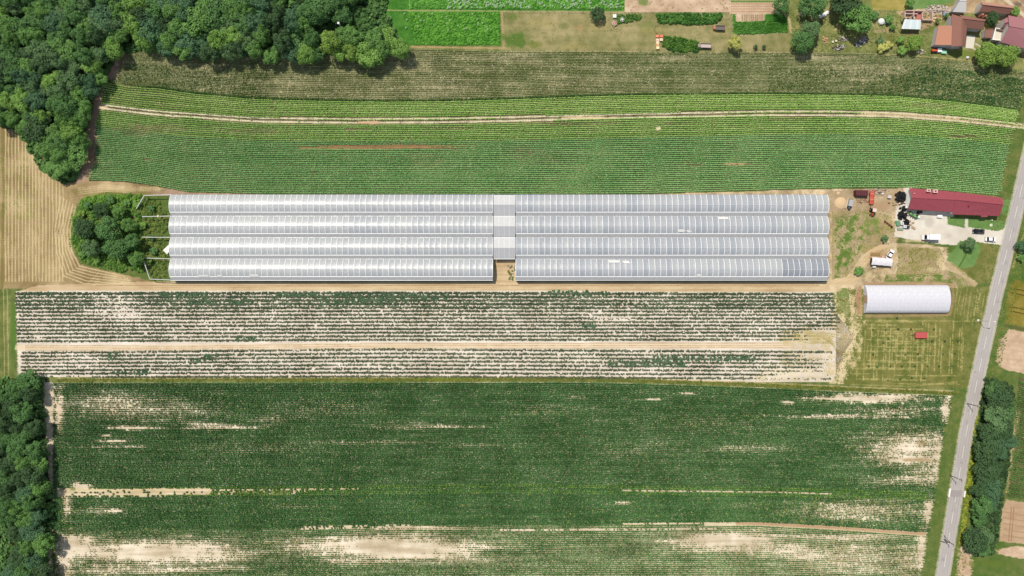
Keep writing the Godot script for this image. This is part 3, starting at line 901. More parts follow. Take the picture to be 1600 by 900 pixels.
func plant_crops() -> void:
	var bush := clump(5, 13, vmat(.7, .3), .55, .8)
	var blade := clump(6, 11, vmat(.7, .3), .35, 1.0)
	var sparse := clump(7, 8, vmat(.8, .2), .45, .8)
	rng.seed = 40
	var at := []
	var co := []
	var id1 := ids[(110 + OY) * TW + 700 + OX]
	var id2 := ids[(250 + OY) * TW + 700 + OX]
	var id3 := ids[(500 + OY) * TW + 700 + OX]
	var id4 := ids[(700 + OY) * TW + 700 + OX]
	rows(TOP1, BOT1, 165, 1719, 28, 1.8, id1, .34, .5, L(122, 140, 78), L(184, 188, 134), L(232, 222, 184), .04, at, co, .3)
	for k in 6: rows(TOP1, BOT1, 1385 + k * 22 + rng.randi() % 8, 1719, 28, 2.0, id1, .40, .7, L(66, 104, 56), L(104, 140, 80), L(120, 150, 90), .84, at, co, .9, .2, 1.0)
	rows(TOP1, BOT1, 1200, 1460, 28, 2.4, id1, .36, .6, L(78, 108, 58), L(112, 138, 80), L(120, 150, 90), .55, at, co, .8, .4, 1.0)
	rows(TOP1, BOT1, 165, 420, 28, 2.4, id1, .36, .6, L(78, 104, 56), L(112, 134, 80), L(120, 150, 90), .6, at, co, .8, .4, 1.0)
	rows(TOP1, BOT1, 165, 1719, 28, 1.4, id1, .42, .9, L(72, 108, 52), L(104, 138, 72), L(120, 150, 90), .1, at, co, .0, .95, 1.0)
	scatter("maize_crop", "thin grey green young maize rows below the dark wood", "crop", blade, at, co)
	at = []; co = []
	vary = .45
	band = 2.4
	var lane2 := [[LANE, -4.3, -1.4, 150, 1600, .97], [LANE, 1.4, 4.6, 150, 1600, .97], [LANE, -1.4, 1.4, 150, 1600, .35], [LANE, -4.0, 4.2, 1350, 1500, .95]]
	rows(BOT1, LANE, 140, 1600, 11, 1.8, id2, .315, .72, L(164, 212, 100), L(214, 246, 150), L(244, 246, 186), .01, at, co, .12, 0.0, 1.0, lane2)
	rows(LANE, BOT2, 136, 1600, 39, 1.8, id2, .315, .72, L(152, 206, 98), L(200, 238, 142), L(240, 244, 180), .01, at, co, .12, 0.0, .28, lane2)
	band = .8
	rows(LANE, BOT2, 136, 1600, 39, 1.8, id2, .315, .72, L(130, 194, 110), L(182, 230, 152), L(206, 230, 156), .0, at, co, .05, .28, 1.0)
	vary = 1.0
	band = 1.0
	scatter("soybean_crop", "bright green bean rows bending above the long white greenhouses", "crop", bush, at, co)
	at = []; co = []
	var vt := [0, 456, 600, 455, 1320, 457]
	var vb := [0, 536, 600, 533.5, 1320, 533]
	rows(vt, vb, 22, 1312, 14, 1.9, id3, .50, .55, L(70, 82, 60), L(118, 128, 98), L(140, 146, 108), .10, at, co, .6)
	rows(vt, vb, 22, 1312, 28, 2.3, id3, .40, .45, L(58, 84, 56), L(92, 116, 84), L(120, 128, 90), .35, at, co, 1.3, 0, .36)
	rows(vt, vb, 22, 1312, 28, 2.6, id3, .36, .4, L(70, 84, 58), L(100, 112, 84), L(130, 130, 96), .7, at, co, 1.0, .36, 1.0)
	rows([0, 549, 600, 543, 1320, 547], [0, 592, 600, 591, 1320, 595], 34, 1300, 8, 1.9, id3, .48, .55, L(70, 82, 60), L(118, 128, 98), L(140, 146, 108), .11, at, co, .6)
	rows([0, 549, 600, 543, 1320, 547], [0, 592, 600, 591, 1320, 595], 34, 1300, 16, 2.6, id3, .36, .4, L(66, 88, 60), L(98, 116, 84), L(130, 130, 96), .72, at, co, 1.0)
	for b in [[305, 565, 9, 4], [330, 558, 12, 5], [60, 459, 22, 3], [205, 583, 30, 3], [920, 509, 10, 5], [490, 460, 60, 4], [900, 458, 50, 4], [290, 461, 40, 5], [345, 472, 50, 4], [620, 465, 80, 5], [1100, 560, 80, 4], [1010, 568, 60, 5], [560, 472, 60, 5], [175, 556, 8, 5], [390, 530, 20, 3]]:
		strew([b[0] - b[2], b[1] - b[3], b[0] + b[2], b[1] - b[3], b[0] + b[2], b[1] + b[3], b[0] - b[2], b[1] + b[3]], .14, .35, .6, .5, L(56, 92, 66), L(92, 128, 90), at, co, id3)
	strew([100, 572, 150, 570, 150, 580, 102, 582], .25, .3, .5, .4, L(80, 120, 40), L(120, 150, 60), at, co)
	scatter("vegetable_crop", "dark vegetable rows on pale soil below the greenhouses", "crop", sparse, at, co)
	at = []; co = []
	var lane4 := [[LANE4, -4.5, -.6, 90, 330, .98], [LANE4, .4, 4.5, 90, 330, .9], [LANE4, 4.5, 8.0, 90, 260, .6], [LANE4, -3.6, -.6, 330, 560, .7], [LANE4, .8, 3.0, 330, 480, .6], [LANE4, -1.3, 1.3, 560, 1300, .85], [LANE4, 4.2, 5.6, 330, 900, .6]]
	var above := edge(LANE4, 84, 1494, 24, -7.0)
	var under := edge(LANE4, 84, 1494, 24, 8.0)
	rows(above, under, 130, 1450, 5, 2.2, id4, .40, .9, L(108, 146, 58), L(150, 184, 84), L(190, 200, 110), .35, at, co, .3, 0.0, 1.0, lane4)
	var lane5 := [[LANE5, -1.3, 1.3, 90, 1130, .9], [LANE5, -3.0, 3.6, 1100, 1450, 1.0], [LANE5, 7, 9, 780, 1120, .7], [LANE5, -1.4, 3.0, 470, 640, .6]]
	rows(TOP4, LANE4, 84, 1494, 59, 1.7, id4, .44, .85, L(62, 104, 54), L(94, 136, 80), L(140, 164, 92), .0, at, co, .16, 0.0, 1.0, lane4)
	rows(LANE4, LANE5, 84, 1494, 21, 1.7, id4, .44, .85, L(64, 108, 56), L(96, 140, 82), L(160, 176, 90), .0, at, co, .12, 0.0, 1.0, lane4 + lane5)
	scatter("maize_crop", "wide dark green maize field across the bottom of the photo", "crop", blade, at, co)
	at = []; co = []
	rows(LANE5, [0, 960, 1500, 964], 84, 1456, 47, 1.7, id4, .40, .75, L(70, 112, 58), L(122, 160, 96), L(180, 180, 110), .0, at, co, .2, 0.0, 1.0, lane5)
	scatter("maize_crop", "green maize below the lowest lane with long bare pale patches", "crop", blade, at, co)
	# leafy plots in the north
	at = []; co = []
	strew([640, -30, 974, -30, 974, 14, 640, 13], .22, .38, .62, .6, L(80, 146, 46), L(128, 194, 82), at, co)
	for k in 170:
		var x := rng.randf_range(700, 972)
		at.append(Transform3D(Basis(Vector3.UP, 1.0).scaled(Vector3(.4, .5, .4)), G(x, rng.randf_range(0, 13), .3)))
		co.append(L(190, 214, 176))
	strew([638, 19, 780, 19, 780, 70, 650, 70], .22, .36, .58, .6, L(78, 144, 42), L(122, 188, 70), at, co)
	for k in 24:
		at.append(Transform3D(Basis(Vector3.UP, 1.0).scaled(Vector3(.4, .5, .4)), G(rng.randf_range(630, 780), rng.randf_range(20, 50), .3)))
		co.append(L(180, 210, 150))
	scatter("potato_crop", "lush bright green leafy plots beside the wood at the top", "crop", bush, at, co)
	at = []; co = []
	strew([1024, 22, 1132, 22, 1120, 34, 1100, 38, 1060, 38, 1030, 35], .3, .5, .85, 1.3, L(56, 104, 40), L(100, 148, 66), at, co)
	strew([1034, 58, 1060, 59, 1092, 66, 1096, 76, 1086, 82, 1050, 81, 1036, 72], .32, .5, .8, 1.2, L(56, 100, 36), L(106, 146, 60), at, co)
	strew([964, 24, 1004, 22, 1000, 30, 976, 36, 956, 38], .3, .4, .7, .9, L(66, 110, 44), L(110, 146, 64), at, co)
	scatter("tall_weeds", "dark green weed beds on the dry yard with the boxes", "weeds", bush, at, co)
	at = []; co = []
	rows([1140, 34, 1240, 32], [1140, 54, 1240, 51], 1148, 1230, 9, 1.8, ids[(45 + OY) * TW + 1200 + OX], .33, .5, L(66, 122, 36), L(104, 164, 66), L(140, 180, 90), .05, at, co)
	strew([1146, 36, 1200, 34, 1200, 52, 1150, 54], .2, .4, .6, .6, L(62, 116, 40), L(100, 150, 66), at, co)
	scatter("garden_crop", "small green kitchen garden plot beside the yellowish willow", "crop", bush, at, co)
	at = []; co = []
	rows([1560, 590, 1720, 612], [1560, 774, 1720, 800], 1574, 1700, 62, 2.0, ids[(700 + OY) * TW + 1610 + OX], .33, .7, L(70, 118, 52), L(112, 160, 78), L(160, 180, 110), .1, at, co, .8)
	scatter("maize_crop", "small maize plot east of the dark roadside thicket", "crop", blade, at, co)
	# wild growth
	at = []; co = []
	strew(grove(), .10, .5, 1.1, 1.2, L(74, 118, 44), L(116, 152, 66), at, co)
	strew([222, 308, 248, 310, 266, 340, 266, 436, 236, 434, 222, 400], .07, .35, .9, .9, L(82, 112, 44), L(124, 140, 66), at, co)
	strew([120, 306, 220, 304, 222, 326, 130, 328], .12, .5, 1.0, 1.0, L(84, 134, 44), L(124, 168, 62), at, co)
	strew([16, 860, 60, 850, 76, 870, 76, 920, 20, 920], .12, .5, 1.0, 1.2, L(70, 120, 38), L(110, 160, 56), at, co)
	scatter("undergrowth", "green weeds and brambles round the small grove by the greenhouse", "undergrowth", bush, at, co)
	at = []; co = []
	var floor_id := ids[(20 + OY) * TW + 60 + OX]
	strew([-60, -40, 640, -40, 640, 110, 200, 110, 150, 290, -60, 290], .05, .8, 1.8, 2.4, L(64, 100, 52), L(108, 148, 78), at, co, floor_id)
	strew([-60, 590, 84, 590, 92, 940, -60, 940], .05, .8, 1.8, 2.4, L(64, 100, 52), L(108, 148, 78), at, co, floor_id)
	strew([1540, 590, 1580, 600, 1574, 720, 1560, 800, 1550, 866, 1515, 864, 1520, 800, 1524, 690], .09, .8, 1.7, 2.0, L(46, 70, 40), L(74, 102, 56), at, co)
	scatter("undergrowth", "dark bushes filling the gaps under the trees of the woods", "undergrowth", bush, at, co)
	at = []; co = []
	strew(road_band(-34, -12.5), .1, .15, .36, .25, L(96, 122, 54), L(134, 142, 76), at, co)
	strew(road_band(12.5, 32), .12, .15, .4, .3, L(96, 124, 54), L(140, 148, 70), at, co)
	strew([1524, 650, 1536, 640, 1530, 720, 1514, 780, 1504, 850, 1498, 850], .2, .3, .6, .6, L(120, 140, 40), L(170, 176, 60), at, co)
	strew([1306, 448, 1530, 448, 1512, 606, 1306, 600], .07, .12, .28, .16, L(108, 118, 54), L(144, 140, 76), at, co)
	strew([1300, 330, 1400, 330, 1390, 440, 1300, 440], .04, .15, .3, .22, L(128, 138, 78), L(168, 156, 100), at, co)
	strew([1400, 385, 1478, 388, 1470, 440, 1400, 440], .06, .15, .32, .22, L(134, 134, 78), L(180, 166, 110), at, co)
	strew([1234, 20, 1480, 20, 1480, 88, 1234, 80], .06, .2, .45, .35, L(108, 128, 64), L(146, 150, 86), at, co)
	strew([790, 20, 1140, 20, 1140, 80, 790, 79], .02, .15, .3, .2, L(134, 138, 80), L(160, 156, 96), at, co)
	strew(edge(TOP4, 90, 1500, 20, -7) + back(TOP4, 90, 1500, 20, -2), .12, .25, .6, .4, L(104, 112, 44), L(140, 140, 66), at, co)
	strew([0, 190, 260, 290, 110, 440, 0, 450], .012, .2, .4, .25, L(150, 140, 80), L(190, 170, 110), at, co)
	scatter("rough_grass", "tufts of rough grass on verges, yard and mown meadow", "grass", sparse, at, co)

func plant_trees() -> void:
	trunk = trunk_mesh()
	for k in 7: crowns.append(crown(100 + k, 26, 120, .115, .8))
	for k in 4: shrubs.append(crown(200 + k, 10, 90, .2, .7))
	greens = [green(98, 140, 80), green(116, 160, 84), green(134, 176, 86), green(80, 110, 70), green(138, 172, 80), green(204, 206, 116), green(90, 128, 90), green(110, 144, 94)]
	rng.seed = 77
	var kinds := ["mid green", "fresh green", "light green", "dark green", "yellowish green", "", "bluish green", "greyish green"]
	var poly := pv([-30, -30, 560, -30, 556, 5, 530, 20, 628, 66, 622, 84, 560, 94, 480, 98, 400, 94, 330, 88, 280, 80, 205, 66, 178, 82, 168, 112, 146, 132, 136, 170, 134, 206, 118, 262, 104, 276, 80, 264, 62, 244, 52, 216, 30, 196, -30, 190])
	var n := 0
	var y := -22.0
	while y < 285:
		var x := -28.0 + (14.0 if n % 2 else 0.0)
		while x < 640:
			var qx := x + rng.randf_range(-7, 7)
			var qy := y + rng.randf_range(-6, 6)
			var gap := Vector2((qx - 525) / 42, (qy - 36) / 12).length() < 1.0 or Vector2((qx - 66) / 18, (qy - 60) / 9).length() < 1.0
			if inside(poly, qx, qy) and not gap:
				var east := qx > 420
				var tint: int = ([0, 1, 3, 0, 1, 6] if east else [0, 3, 1, 2, 7, 0, 6, 1])[rng.randi() % (6 if east else 8)]
				if qx > 470 and qy > 30: tint = [1, 1, 0, 4, 2][rng.randi() % 5]
				var rim: bool = not (inside(poly, qx + 22, qy) and inside(poly, qx, qy + 22))
				var r := (rng.randf_range(3.4, 5.0) if rng.randf() < .75 else rng.randf_range(2.6, 6.6)) * (0.85 if rim else 1.0)
				var width := "wide" if r > 4.6 else ("small" if r < 3.6 else "round")
				var spot: String
				if qy > 215: spot = "on the tip of the large wood above the stubble"
				elif qy > 105: spot = "in the large wood left of the bean rows" if qx > 90 or rim else "in the large wood just above the stubble"
				elif qx < 110: spot = "in the corner of the large wood over the stubble"
				elif qx < 210: spot = "in the large wood above the pinkish headland" if qy > 40 else "in the large wood at the top edge over the headland"
				elif qx < 390: spot = "on the large wood's edge along the grey green field" if rim else "in the large wood behind its edge on the grey green field"
				elif qx < 480: spot = "in the large wood left of the white post"
				else: spot = "in the large wood beside the white post" if qy < 40 else "on the wood's point near the lush plot"
				tree("forest_tree", qx, qy, r, rng.randf_range(8.5, 13) * (0.8 if rim else 1.0), tint, "%s %s tree %s" % [width, kinds[tint], spot], "tree", "%s %s trees %s" % [width, kinds[tint], spot])
			x += 24.5
		y += 20.5
		n += 1
	poly = pv([-30, 600, 60, 598, 70, 612, 62, 640, 56, 672, 62, 700, 66, 760, 74, 800, 76, 830, 66, 856, 70, 940, 20, 940, 14, 850, -30, 800])
	y = 600.0
	while y < 935:
		var x := -26.0 + (13.0 if n % 2 else 0.0)
		while x < 90:
			var qx := x + rng.randf_range(-6, 6)
			var qy := y + rng.randf_range(-5, 5)
			if inside(poly, qx, qy):
				var tint: int = [0, 3, 6, 3, 0, 1][rng.randi() % 6]
				var r := rng.randf_range(3.2, 4.6)
				var spot := "at the top of the narrow wood under the pale vegetables" if qy < 680 else ("in the narrow wood left of the wide maize" if qy < 790 else "in the narrow wood's lower end beside the bare patch")
				var width := "wide" if r > 3.9 else "small"
				tree("forest_tree", qx, qy, r, rng.randf_range(7.5, 11), tint, "%s %s tree %s" % [width, kinds[tint], spot], "tree", "%s %s trees %s" % [width, kinds[tint], spot])
			x += 25.0
		y += 21.0
		n += 1
	var gr := [[131, 357, 17, 3, "dark tree at the stubble side of the grove"], [166, 358, 19, 0, "largest tree in the middle of the grove"], [157, 329, 13, 3, "dark tree at the top of the grove, beside the hollow"], [184, 331, 10, 1, "small tree at the top right of the grove"], [200, 352, 11, 1, "fresh green tree in the grove facing the empty pipe frames"], [180, 388, 19, 0, "broad tree low in the grove"], [141, 387, 13, 7, "greyish small tree at the lower left corner of the grove"], [204, 378, 13, 0, "tree at the right edge of the grove"], [212, 404, 12, 1, "low tree at the corner of the lowest pipe frame"]]
	for g in gr:
		tree("grove_tree", g[0], g[1], g[2] * .25 * 1.05, g[2] * .25 * 1.5 + 2.5, g[3], g[4], "tree", "trees of the small grove")
	for g in [[124, 334, 7], [136, 320, 7], [212, 318, 8], [222, 352, 7], [150, 405, 8], [128, 398, 6], [236, 372, 6], [240, 392, 7], [172, 312, 8], [196, 318, 7], [236, 326, 6], [232, 408, 6]]:
		tree("shrub", g[0], g[1], g[2] * .25, g[2] * .25 + .9, [1, 4, 2, 0][rng.randi() % 4], "low green shrub on the rim of the grove", "shrub", "shrubs round the grove")
	for g in [[1563, 622, 20], [1553, 612, 13], [1574, 640, 14], [1560, 652, 20], [1549, 676, 17], [1571, 676, 14], [1545, 706, 19], [1561, 702, 15], [1580, 690, 10], [1543, 738, 17], [1557, 730, 12], [1533, 766, 14], [1550, 764, 16], [1536, 792, 17], [1549, 786, 12], [1532, 812, 11], [1526, 846, 18], [1540, 838, 13], [1536, 858, 12], [1516, 838, 9]]:
		var tint: int = [3, 3, 6, 0, 7][rng.randi() % 5]
		tree("thicket_tree", g[0], g[1], g[2] * .25 * 1.08, g[2] * .25 * 1.1 + 2.0, tint, "%s bushy tree in the thicket on the far side of the road" % kinds[tint], "tree", "%s trees of the roadside thicket" % kinds[tint])
	# trees of the village yards
	tree("yard_tree", 1222, 8, 3.2, 7, 0, "small dark tree at the end of the garden path")
	tree("yard_tree", 1270, 6, 5.4, 9.5, 0, "green tree above the white wrapped bales")
	tree("yard_tree", 1322, 0, 6.4, 11, 3, "very dark tree between the two large green yard trees")
	tree("yard_tree", 1343, 26, 6.0, 10, 1, "large round fresh green tree left of the white sheet")
	tree("yard_tree", 1268, 47, 4.0, 7.5, 7, "greyish green tree leaning over its darker neighbour at the field edge")
	tree("yard_tree", 1257, 64, 4.6, 8, 0, "darker tree of the pair at the field edge")
	tree("willow_tree", 1149, 66, 3.0, 6, 5, "pale yellow green tree standing alone at the field edge")
	tree("yard_tree", 934, 21, 2.7, 4.6, 3, "dark round bush beside the three tanks")
	tree("walnut_tree", 1544, 84, 4.6, 8, 4, "yellowish green tree nearest the white house gable")
	tree("walnut_tree", 1574, 86, 5.0, 8, 4, "yellowish green tree below the pink tiled roof")
	tree("bush", 1408, 62, 1.9, 3, 2, "green bush below the pale blue shed roof")
	tree("bush", 1410, 78, 2.3, 3, 2, "round bright bush touching the field below the shed")
	tree("fruit_tree", 1430, 66, 3.3, 5.4, 4, "yellow green fruit tree right of the two round bushes")
	tree("bush", 1422, 4, 1.7, 3.6, 1, "small tree between the golden plot and the green plot")
	tree("bush", 1552, 28, 2.8, 5, 3, "dark tree behind the brown roofed wing")
	tree("bush", 1588, 17, 2.2, 4, 2, "light green bush at the end of the long tiled roof")
	tree("bush", 1376, 64, 1.7, 2.6, 7, "greyish bush beside the timber heaps")
	tree("bush", 1388, 70, 1.9, 2.6, 5, "dry straw coloured bush right of the timber heaps")
	tree("bush", 1378, 74, 1.9, 2.4, 5, "dry brownish bush at the field edge below the yard")
	for g in [[1354, 30, 4.2], [1366, 24, 3.4], [1390, 30, 3.0], [1396, 42, 2.2], [1480, 24, 1.6], [1466, 32, 1.4]]:
		tree("bush", g[0], g[1], g[2] * .6, 2.6, [1, 2, 0][rng.randi() % 3], "low bush in the overgrown yard round the white sheet", "bush", "bushes in the overgrown yard")
	tree("sapling", 1181, 73, .9, 2.2, 3, "young tree right of the yellowish willow", "sapling", "two young trees by the willow")
	tree("sapling", 1194, 73, .8, 2.0, 3, "young tree right of the yellowish willow", "sapling", "two young trees by the willow")
	tree("lawn_tree", 1516, 381, 2.4, 4.6, 7, "small tree on the mown lawn by the driveway")
	tree("bush", 1383, 372, 1.6, 2.2, 7, "lone grey green bush on the bend of the dirt track")
	tree("bush", 1341, 424, 1.8, 1.8, 1, "green bush inside the bend of the dirt track")
	tree("bush", 1602, 384, 3.0, 4.4, 6, "bluish bush across the road from the driveway")
	tree("bush", 1596, 402, 1.8, 2.6, 1, "small bush across the road above the wheat")
	var spots := [[1364, 515], [1385, 515], [1404, 514], [1424, 514], [1460, 514], [1365, 553], [1381, 535], [1415, 554], [1435, 553], [1455, 552], [1474, 553], [1493, 552], [1358, 572], [1371, 573], [1392, 572], [1410, 572], [1430, 572], [1450, 572], [1468, 572], [1489, 571], [1388, 594], [1407, 592], [1426, 590], [1445, 591], [1485, 590], [1457, 533], [1477, 533], [1497, 533], [1402, 497], [1389, 529]]
	for g in spots:
		tree("sapling", g[0], g[1], rng.randf_range(.35, .55), rng.randf_range(.8, 1.2), [0, 0, 3, 7][rng.randi() % 4], "knee high sapling planted in the mown meadow grid", "sapling", "saplings planted in rows on the meadow")

# ---------------------------------------------------------------- the ground
func build_ground() -> void:
	ground_mat = StandardMaterial3D.new()
	ground_mat.albedo_texture = ImageTexture.create_from_image(Image.create_from_data(TW, TH, false, Image.FORMAT_RGB8, pic))
	ground_mat.texture_repeat = false
	ground_mat.roughness = .95
	ground_mat.metallic_specular = .2
	var g := sheet("ground", [-OX, -OY, TW - OX, -OY, TW - OX, TH - OY, -OX, TH - OY], 0)
	var far_ := nmat(C(88, 108, 48), C(148, 146, 84), .012, .008, .95)
	var e := 12000.0
	for q in [[-e, -e, e, -e, e, -OY, -e, -OY], [-e, TH - OY, e, TH - OY, e, e, -e, e], [-e, -OY, -OX, -OY, -OX, TH - OY, -e, TH - OY], [TW - OX, -OY, e, -OY, e, TH - OY, TW - OX, TH - OY]]:
		sheet("distant_ground", q, 0, far_)

# ---------------------------------------------------------------- the greenhouses
const BAYZ := [304.0, 337.5, 371.0, 404.5, 438.0]
const GUT := 3.0
var film := []

func arch_y(u: float) -> float:   # u 0 north gutter to 1 south gutter
	return lerp_curve([0, 3.05, .05, 3.32, .14, 3.78, .26, 4.24, .40, 4.56, .52, 4.66, .66, 4.48, .78, 4.12, .84, 3.84, 1.0, 3.05], u)

func arch_mesh(w: float, depth: float, sag: float, m: Material) -> ArrayMesh:   # one bay of film, from its gutter to the flap
	var b := MB.new()
	var nu := 12
	var nx := 4
	var p := func(i: int, j: int) -> Vector3:
		var u := 0.838 * i / nu
		var x := float(j) / nx
		return Vector3(x * w, arch_y(u) - sag * sin(PI * x) * (1.0 + .4 * sin(i * 1.7 + sag * 90.0)), u * depth)
	var q := func(i: int, j: int) -> Vector3:
		var a: Vector3 = p.call(clampi(i + 1, 0, nu), j) - p.call(clampi(i - 1, 0, nu), j)
		var c: Vector3 = p.call(i, clampi(j + 1, 0, nx)) - p.call(i, clampi(j - 1, 0, nx))
		return a.cross(c).normalized()
	for i in nu:
		for j in nx:
			b.trin(p.call(i, j), p.call(i, j + 1), p.call(i + 1, j + 1), q.call(i, j), q.call(i, j + 1), q.call(i + 1, j + 1))
			b.trin(p.call(i, j), p.call(i + 1, j + 1), p.call(i + 1, j), q.call(i, j), q.call(i + 1, j + 1), q.call(i + 1, j))
	return b.mesh(m)

func film_mat(v: Color, rough: float) -> StandardMaterial3D:
	var m := nmat(v, Color(v.r * .885, v.g * .89, v.b * .90), .035, .22, rough)
	m.metallic_specular = .55
	return m

func greenhouse(called: String, label: String, x0: float, x1: float, left: bool) -> void:
	var a := G(x0, BAYZ[0], GUT)
	var b := G(x1, BAYZ[4], GUT)
	var o := thing(called, label, "greenhouse", Vector3(a.x, 0, a.z))
	var len := b.x - a.x
	var depth := (b.z - a.z) / 4.0
	var n := int(round(len / 2.24))
	var w := len / n
	var pipe := mat(Color(.86, .87, .88), .45, .0)
	var zinc := mat(Color(.72, .73, .74), .5, .3)
	var panels := []
	for k in film.size(): panels.append([arch_mesh(w, depth, .03, film[k]), arch_mesh(w, depth, .08, film[k])])
	var rb := MB.new()
	for i in 16:
		var u0 := 0.838 * i / 16.0
		var u1 := 0.838 * (i + 1) / 16.0
		rb.bar(Vector3(0, arch_y(u0) + .05, u0 * depth), Vector3(0, arch_y(u1) + .05, u1 * depth), .14, .06)
	var rib := rb.mesh(mat(Color(.90, .90, .90), .4))
	for bay in 4:
		var z := depth * bay
		var fr := MB.new()
		for k in range(0, n + 1, 2):
			fr.tube(Vector3(k * w, 0, z + (0.06 if bay else .12)), Vector3(k * w, 2.9, z + (.06 if bay else .12)), .05, .05, 6)
			if bay == 3: fr.tube(Vector3(k * w, 0, z + depth - .1), Vector3(k * w, 2.9, z + depth - .1), .05, .05, 6)
			if k < n: fr.bar(Vector3(k * w, 3.0, z + .1), Vector3(k * w, 3.0, z + depth - .1), .06)
		var f := part("span_frame", fr.mesh(zinc), o)
		for k in n:
			var x := (k + .5) * w
			var px := x0 + (x1 - x0) * (k + .5) / n
			var t: int
			if left:
				t = ([0, 0, 1, 1] if px < 480 else [1, 0, 2, 1])[rng.randi() % 4]
				if px > 540: t = [1, 2, 2, 3][rng.randi() % 4]
			else:
				t = [2, 3, 3, 4][rng.randi() % 4]
				if bay == 3 and px > 1050: t = [2, 1, 3, 2][rng.randi() % 4]
				if bay == 3 and px > 1221: t = [5, 4, 5, 5][rng.randi() % 4]
				if bay < 3 and px > 1050: t = [3, 4, 3, 2][rng.randi() % 4]
				if px > 1275 and bay < 3: t = [1, 0][rng.randi() % 2]
			part("film_panel", panels[t][rng.randi() % 2], f, Vector3(k * w, 0, z))
		for k in n + 1:
			part("rib", rib, f, Vector3(k * w, 0, z))
		var fl := MB.new()
		fl.slab([Vector3(0, 3.86, z + depth * .836), Vector3(len, 3.86, z + depth * .836), Vector3(len, 3.12, z + depth * .985), Vector3(0, 3.12, z + depth * .985)], .02)
		part("side_flap", fl.mesh(nmat(C(196, 196, 197), C(178, 179, 181), .02, .2, .6)), f)
		var pu := MB.new()
		pu.tube(Vector3(-.05, 3.84, z + depth * .836), Vector3(len + .05, 3.84, z + depth * .836), .13, .13, 7)
		part("vent_pipe", pu.mesh(mat(Color(.92, .92, .92), .4)), f)
		pu = MB.new()
		pu.tube(Vector3(0, arch_y(.5) + .1, z + depth * .5), Vector3(len, arch_y(.5) + .1, z + depth * .5), .045, .045, 6)
		pu.tube(Vector3(0, arch_y(.2) + .1, z + depth * .2), Vector3(len, arch_y(.2) + .1, z + depth * .2), .03, .03, 6)
		part("purlin", pu.mesh(pipe), f)
		pu = MB.new()
		pu.bar(Vector3(-.1, 2.96, z + depth), Vector3(len + .1, 2.96, z + depth), .24, .1)
		part("gutter", pu.mesh(mat(Color(.80, .81, .82), .4, .4)), f)
		for e in [0.0, len]:
			var ew := MB.new()
			var last := Vector3.ZERO
			for i in 17:
				var u := i / 16.0
				var p := Vector3(e, arch_y(u), z + u * depth)
				if i > 0:
					var lo0 := Vector3(e, 0, last.z)
					var lo1 := Vector3(e, 0, p.z)
					var off := Vector3(.04 if e > 0 else -.04, 0, 0)
					ew.quad(lo0 + off, last + off, p + off, lo1 + off)
				last = p
			var wall := part("end_wall", ew.mesh(film[1]), f)
			var dr := MB.new()
			var dx: float = e + (.1 if e > 0 else -.1)
			dr.obox(Transform3D(Basis(), Vector3(dx, 1.2, z + depth * .5)), Vector3(.06, 2.4, 2.4))
			part("door", dr.mesh(mat(Color(.78, .80, .82), .5)), wall)
	var sw := MB.new()
	sw.slab([Vector3(0, 2.9, 4 * depth + .05), Vector3(len, 2.9, 4 * depth + .05), Vector3(len, 1.5, 4 * depth + .16), Vector3(0, 1.5, 4 * depth + .16)], .02)
	sw.slab([Vector3(0, 2.9, -.05), Vector3(len, 2.9, -.05), Vector3(len, .1, -.1), Vector3(0, .1, -.1)], .02)
	part("side_curtain", sw.mesh(film[2]), o)
	var patch := mat(C(232, 232, 230), .5)
	var spots := [[400, 3, .78, 3.6], [320, 3, .8, 5], [345, 3, .8, 3], [960, 3, .12, 4.2], [978, 3, .15, 2.6], [1064, 1, .7, 2.6], [1075, 1, .72, 1.8], [1090, 3, .76, 1.8], [1130, 1, .1, 4]]
	for s in spots:
		if s[0] < x0 + 5 or s[0] > x1 - 5: continue
		var pb := MB.new()
		var cx: float = (s[0] - x0) / (x1 - x0) * len
		for i in 4:
			var u0: float = s[2] - .06 + i * .03
			var u1 := u0 + .03
			var jit := rng.randf_range(-.5, .5)
			pb.quad(Vector3(cx - s[3] / 2 + jit, arch_y(u0) + .13, (s[1] + u0) * depth), Vector3(cx + s[3] / 2 + jit, arch_y(u0) + .13, (s[1] + u0) * depth), Vector3(cx + s[3] / 2 + jit, arch_y(u1) + .13, (s[1] + u1) * depth), Vector3(cx - s[3] / 2 + jit, arch_y(u1) + .13, (s[1] + u1) * depth))
		part("repair_sheet", pb.mesh(patch), o)

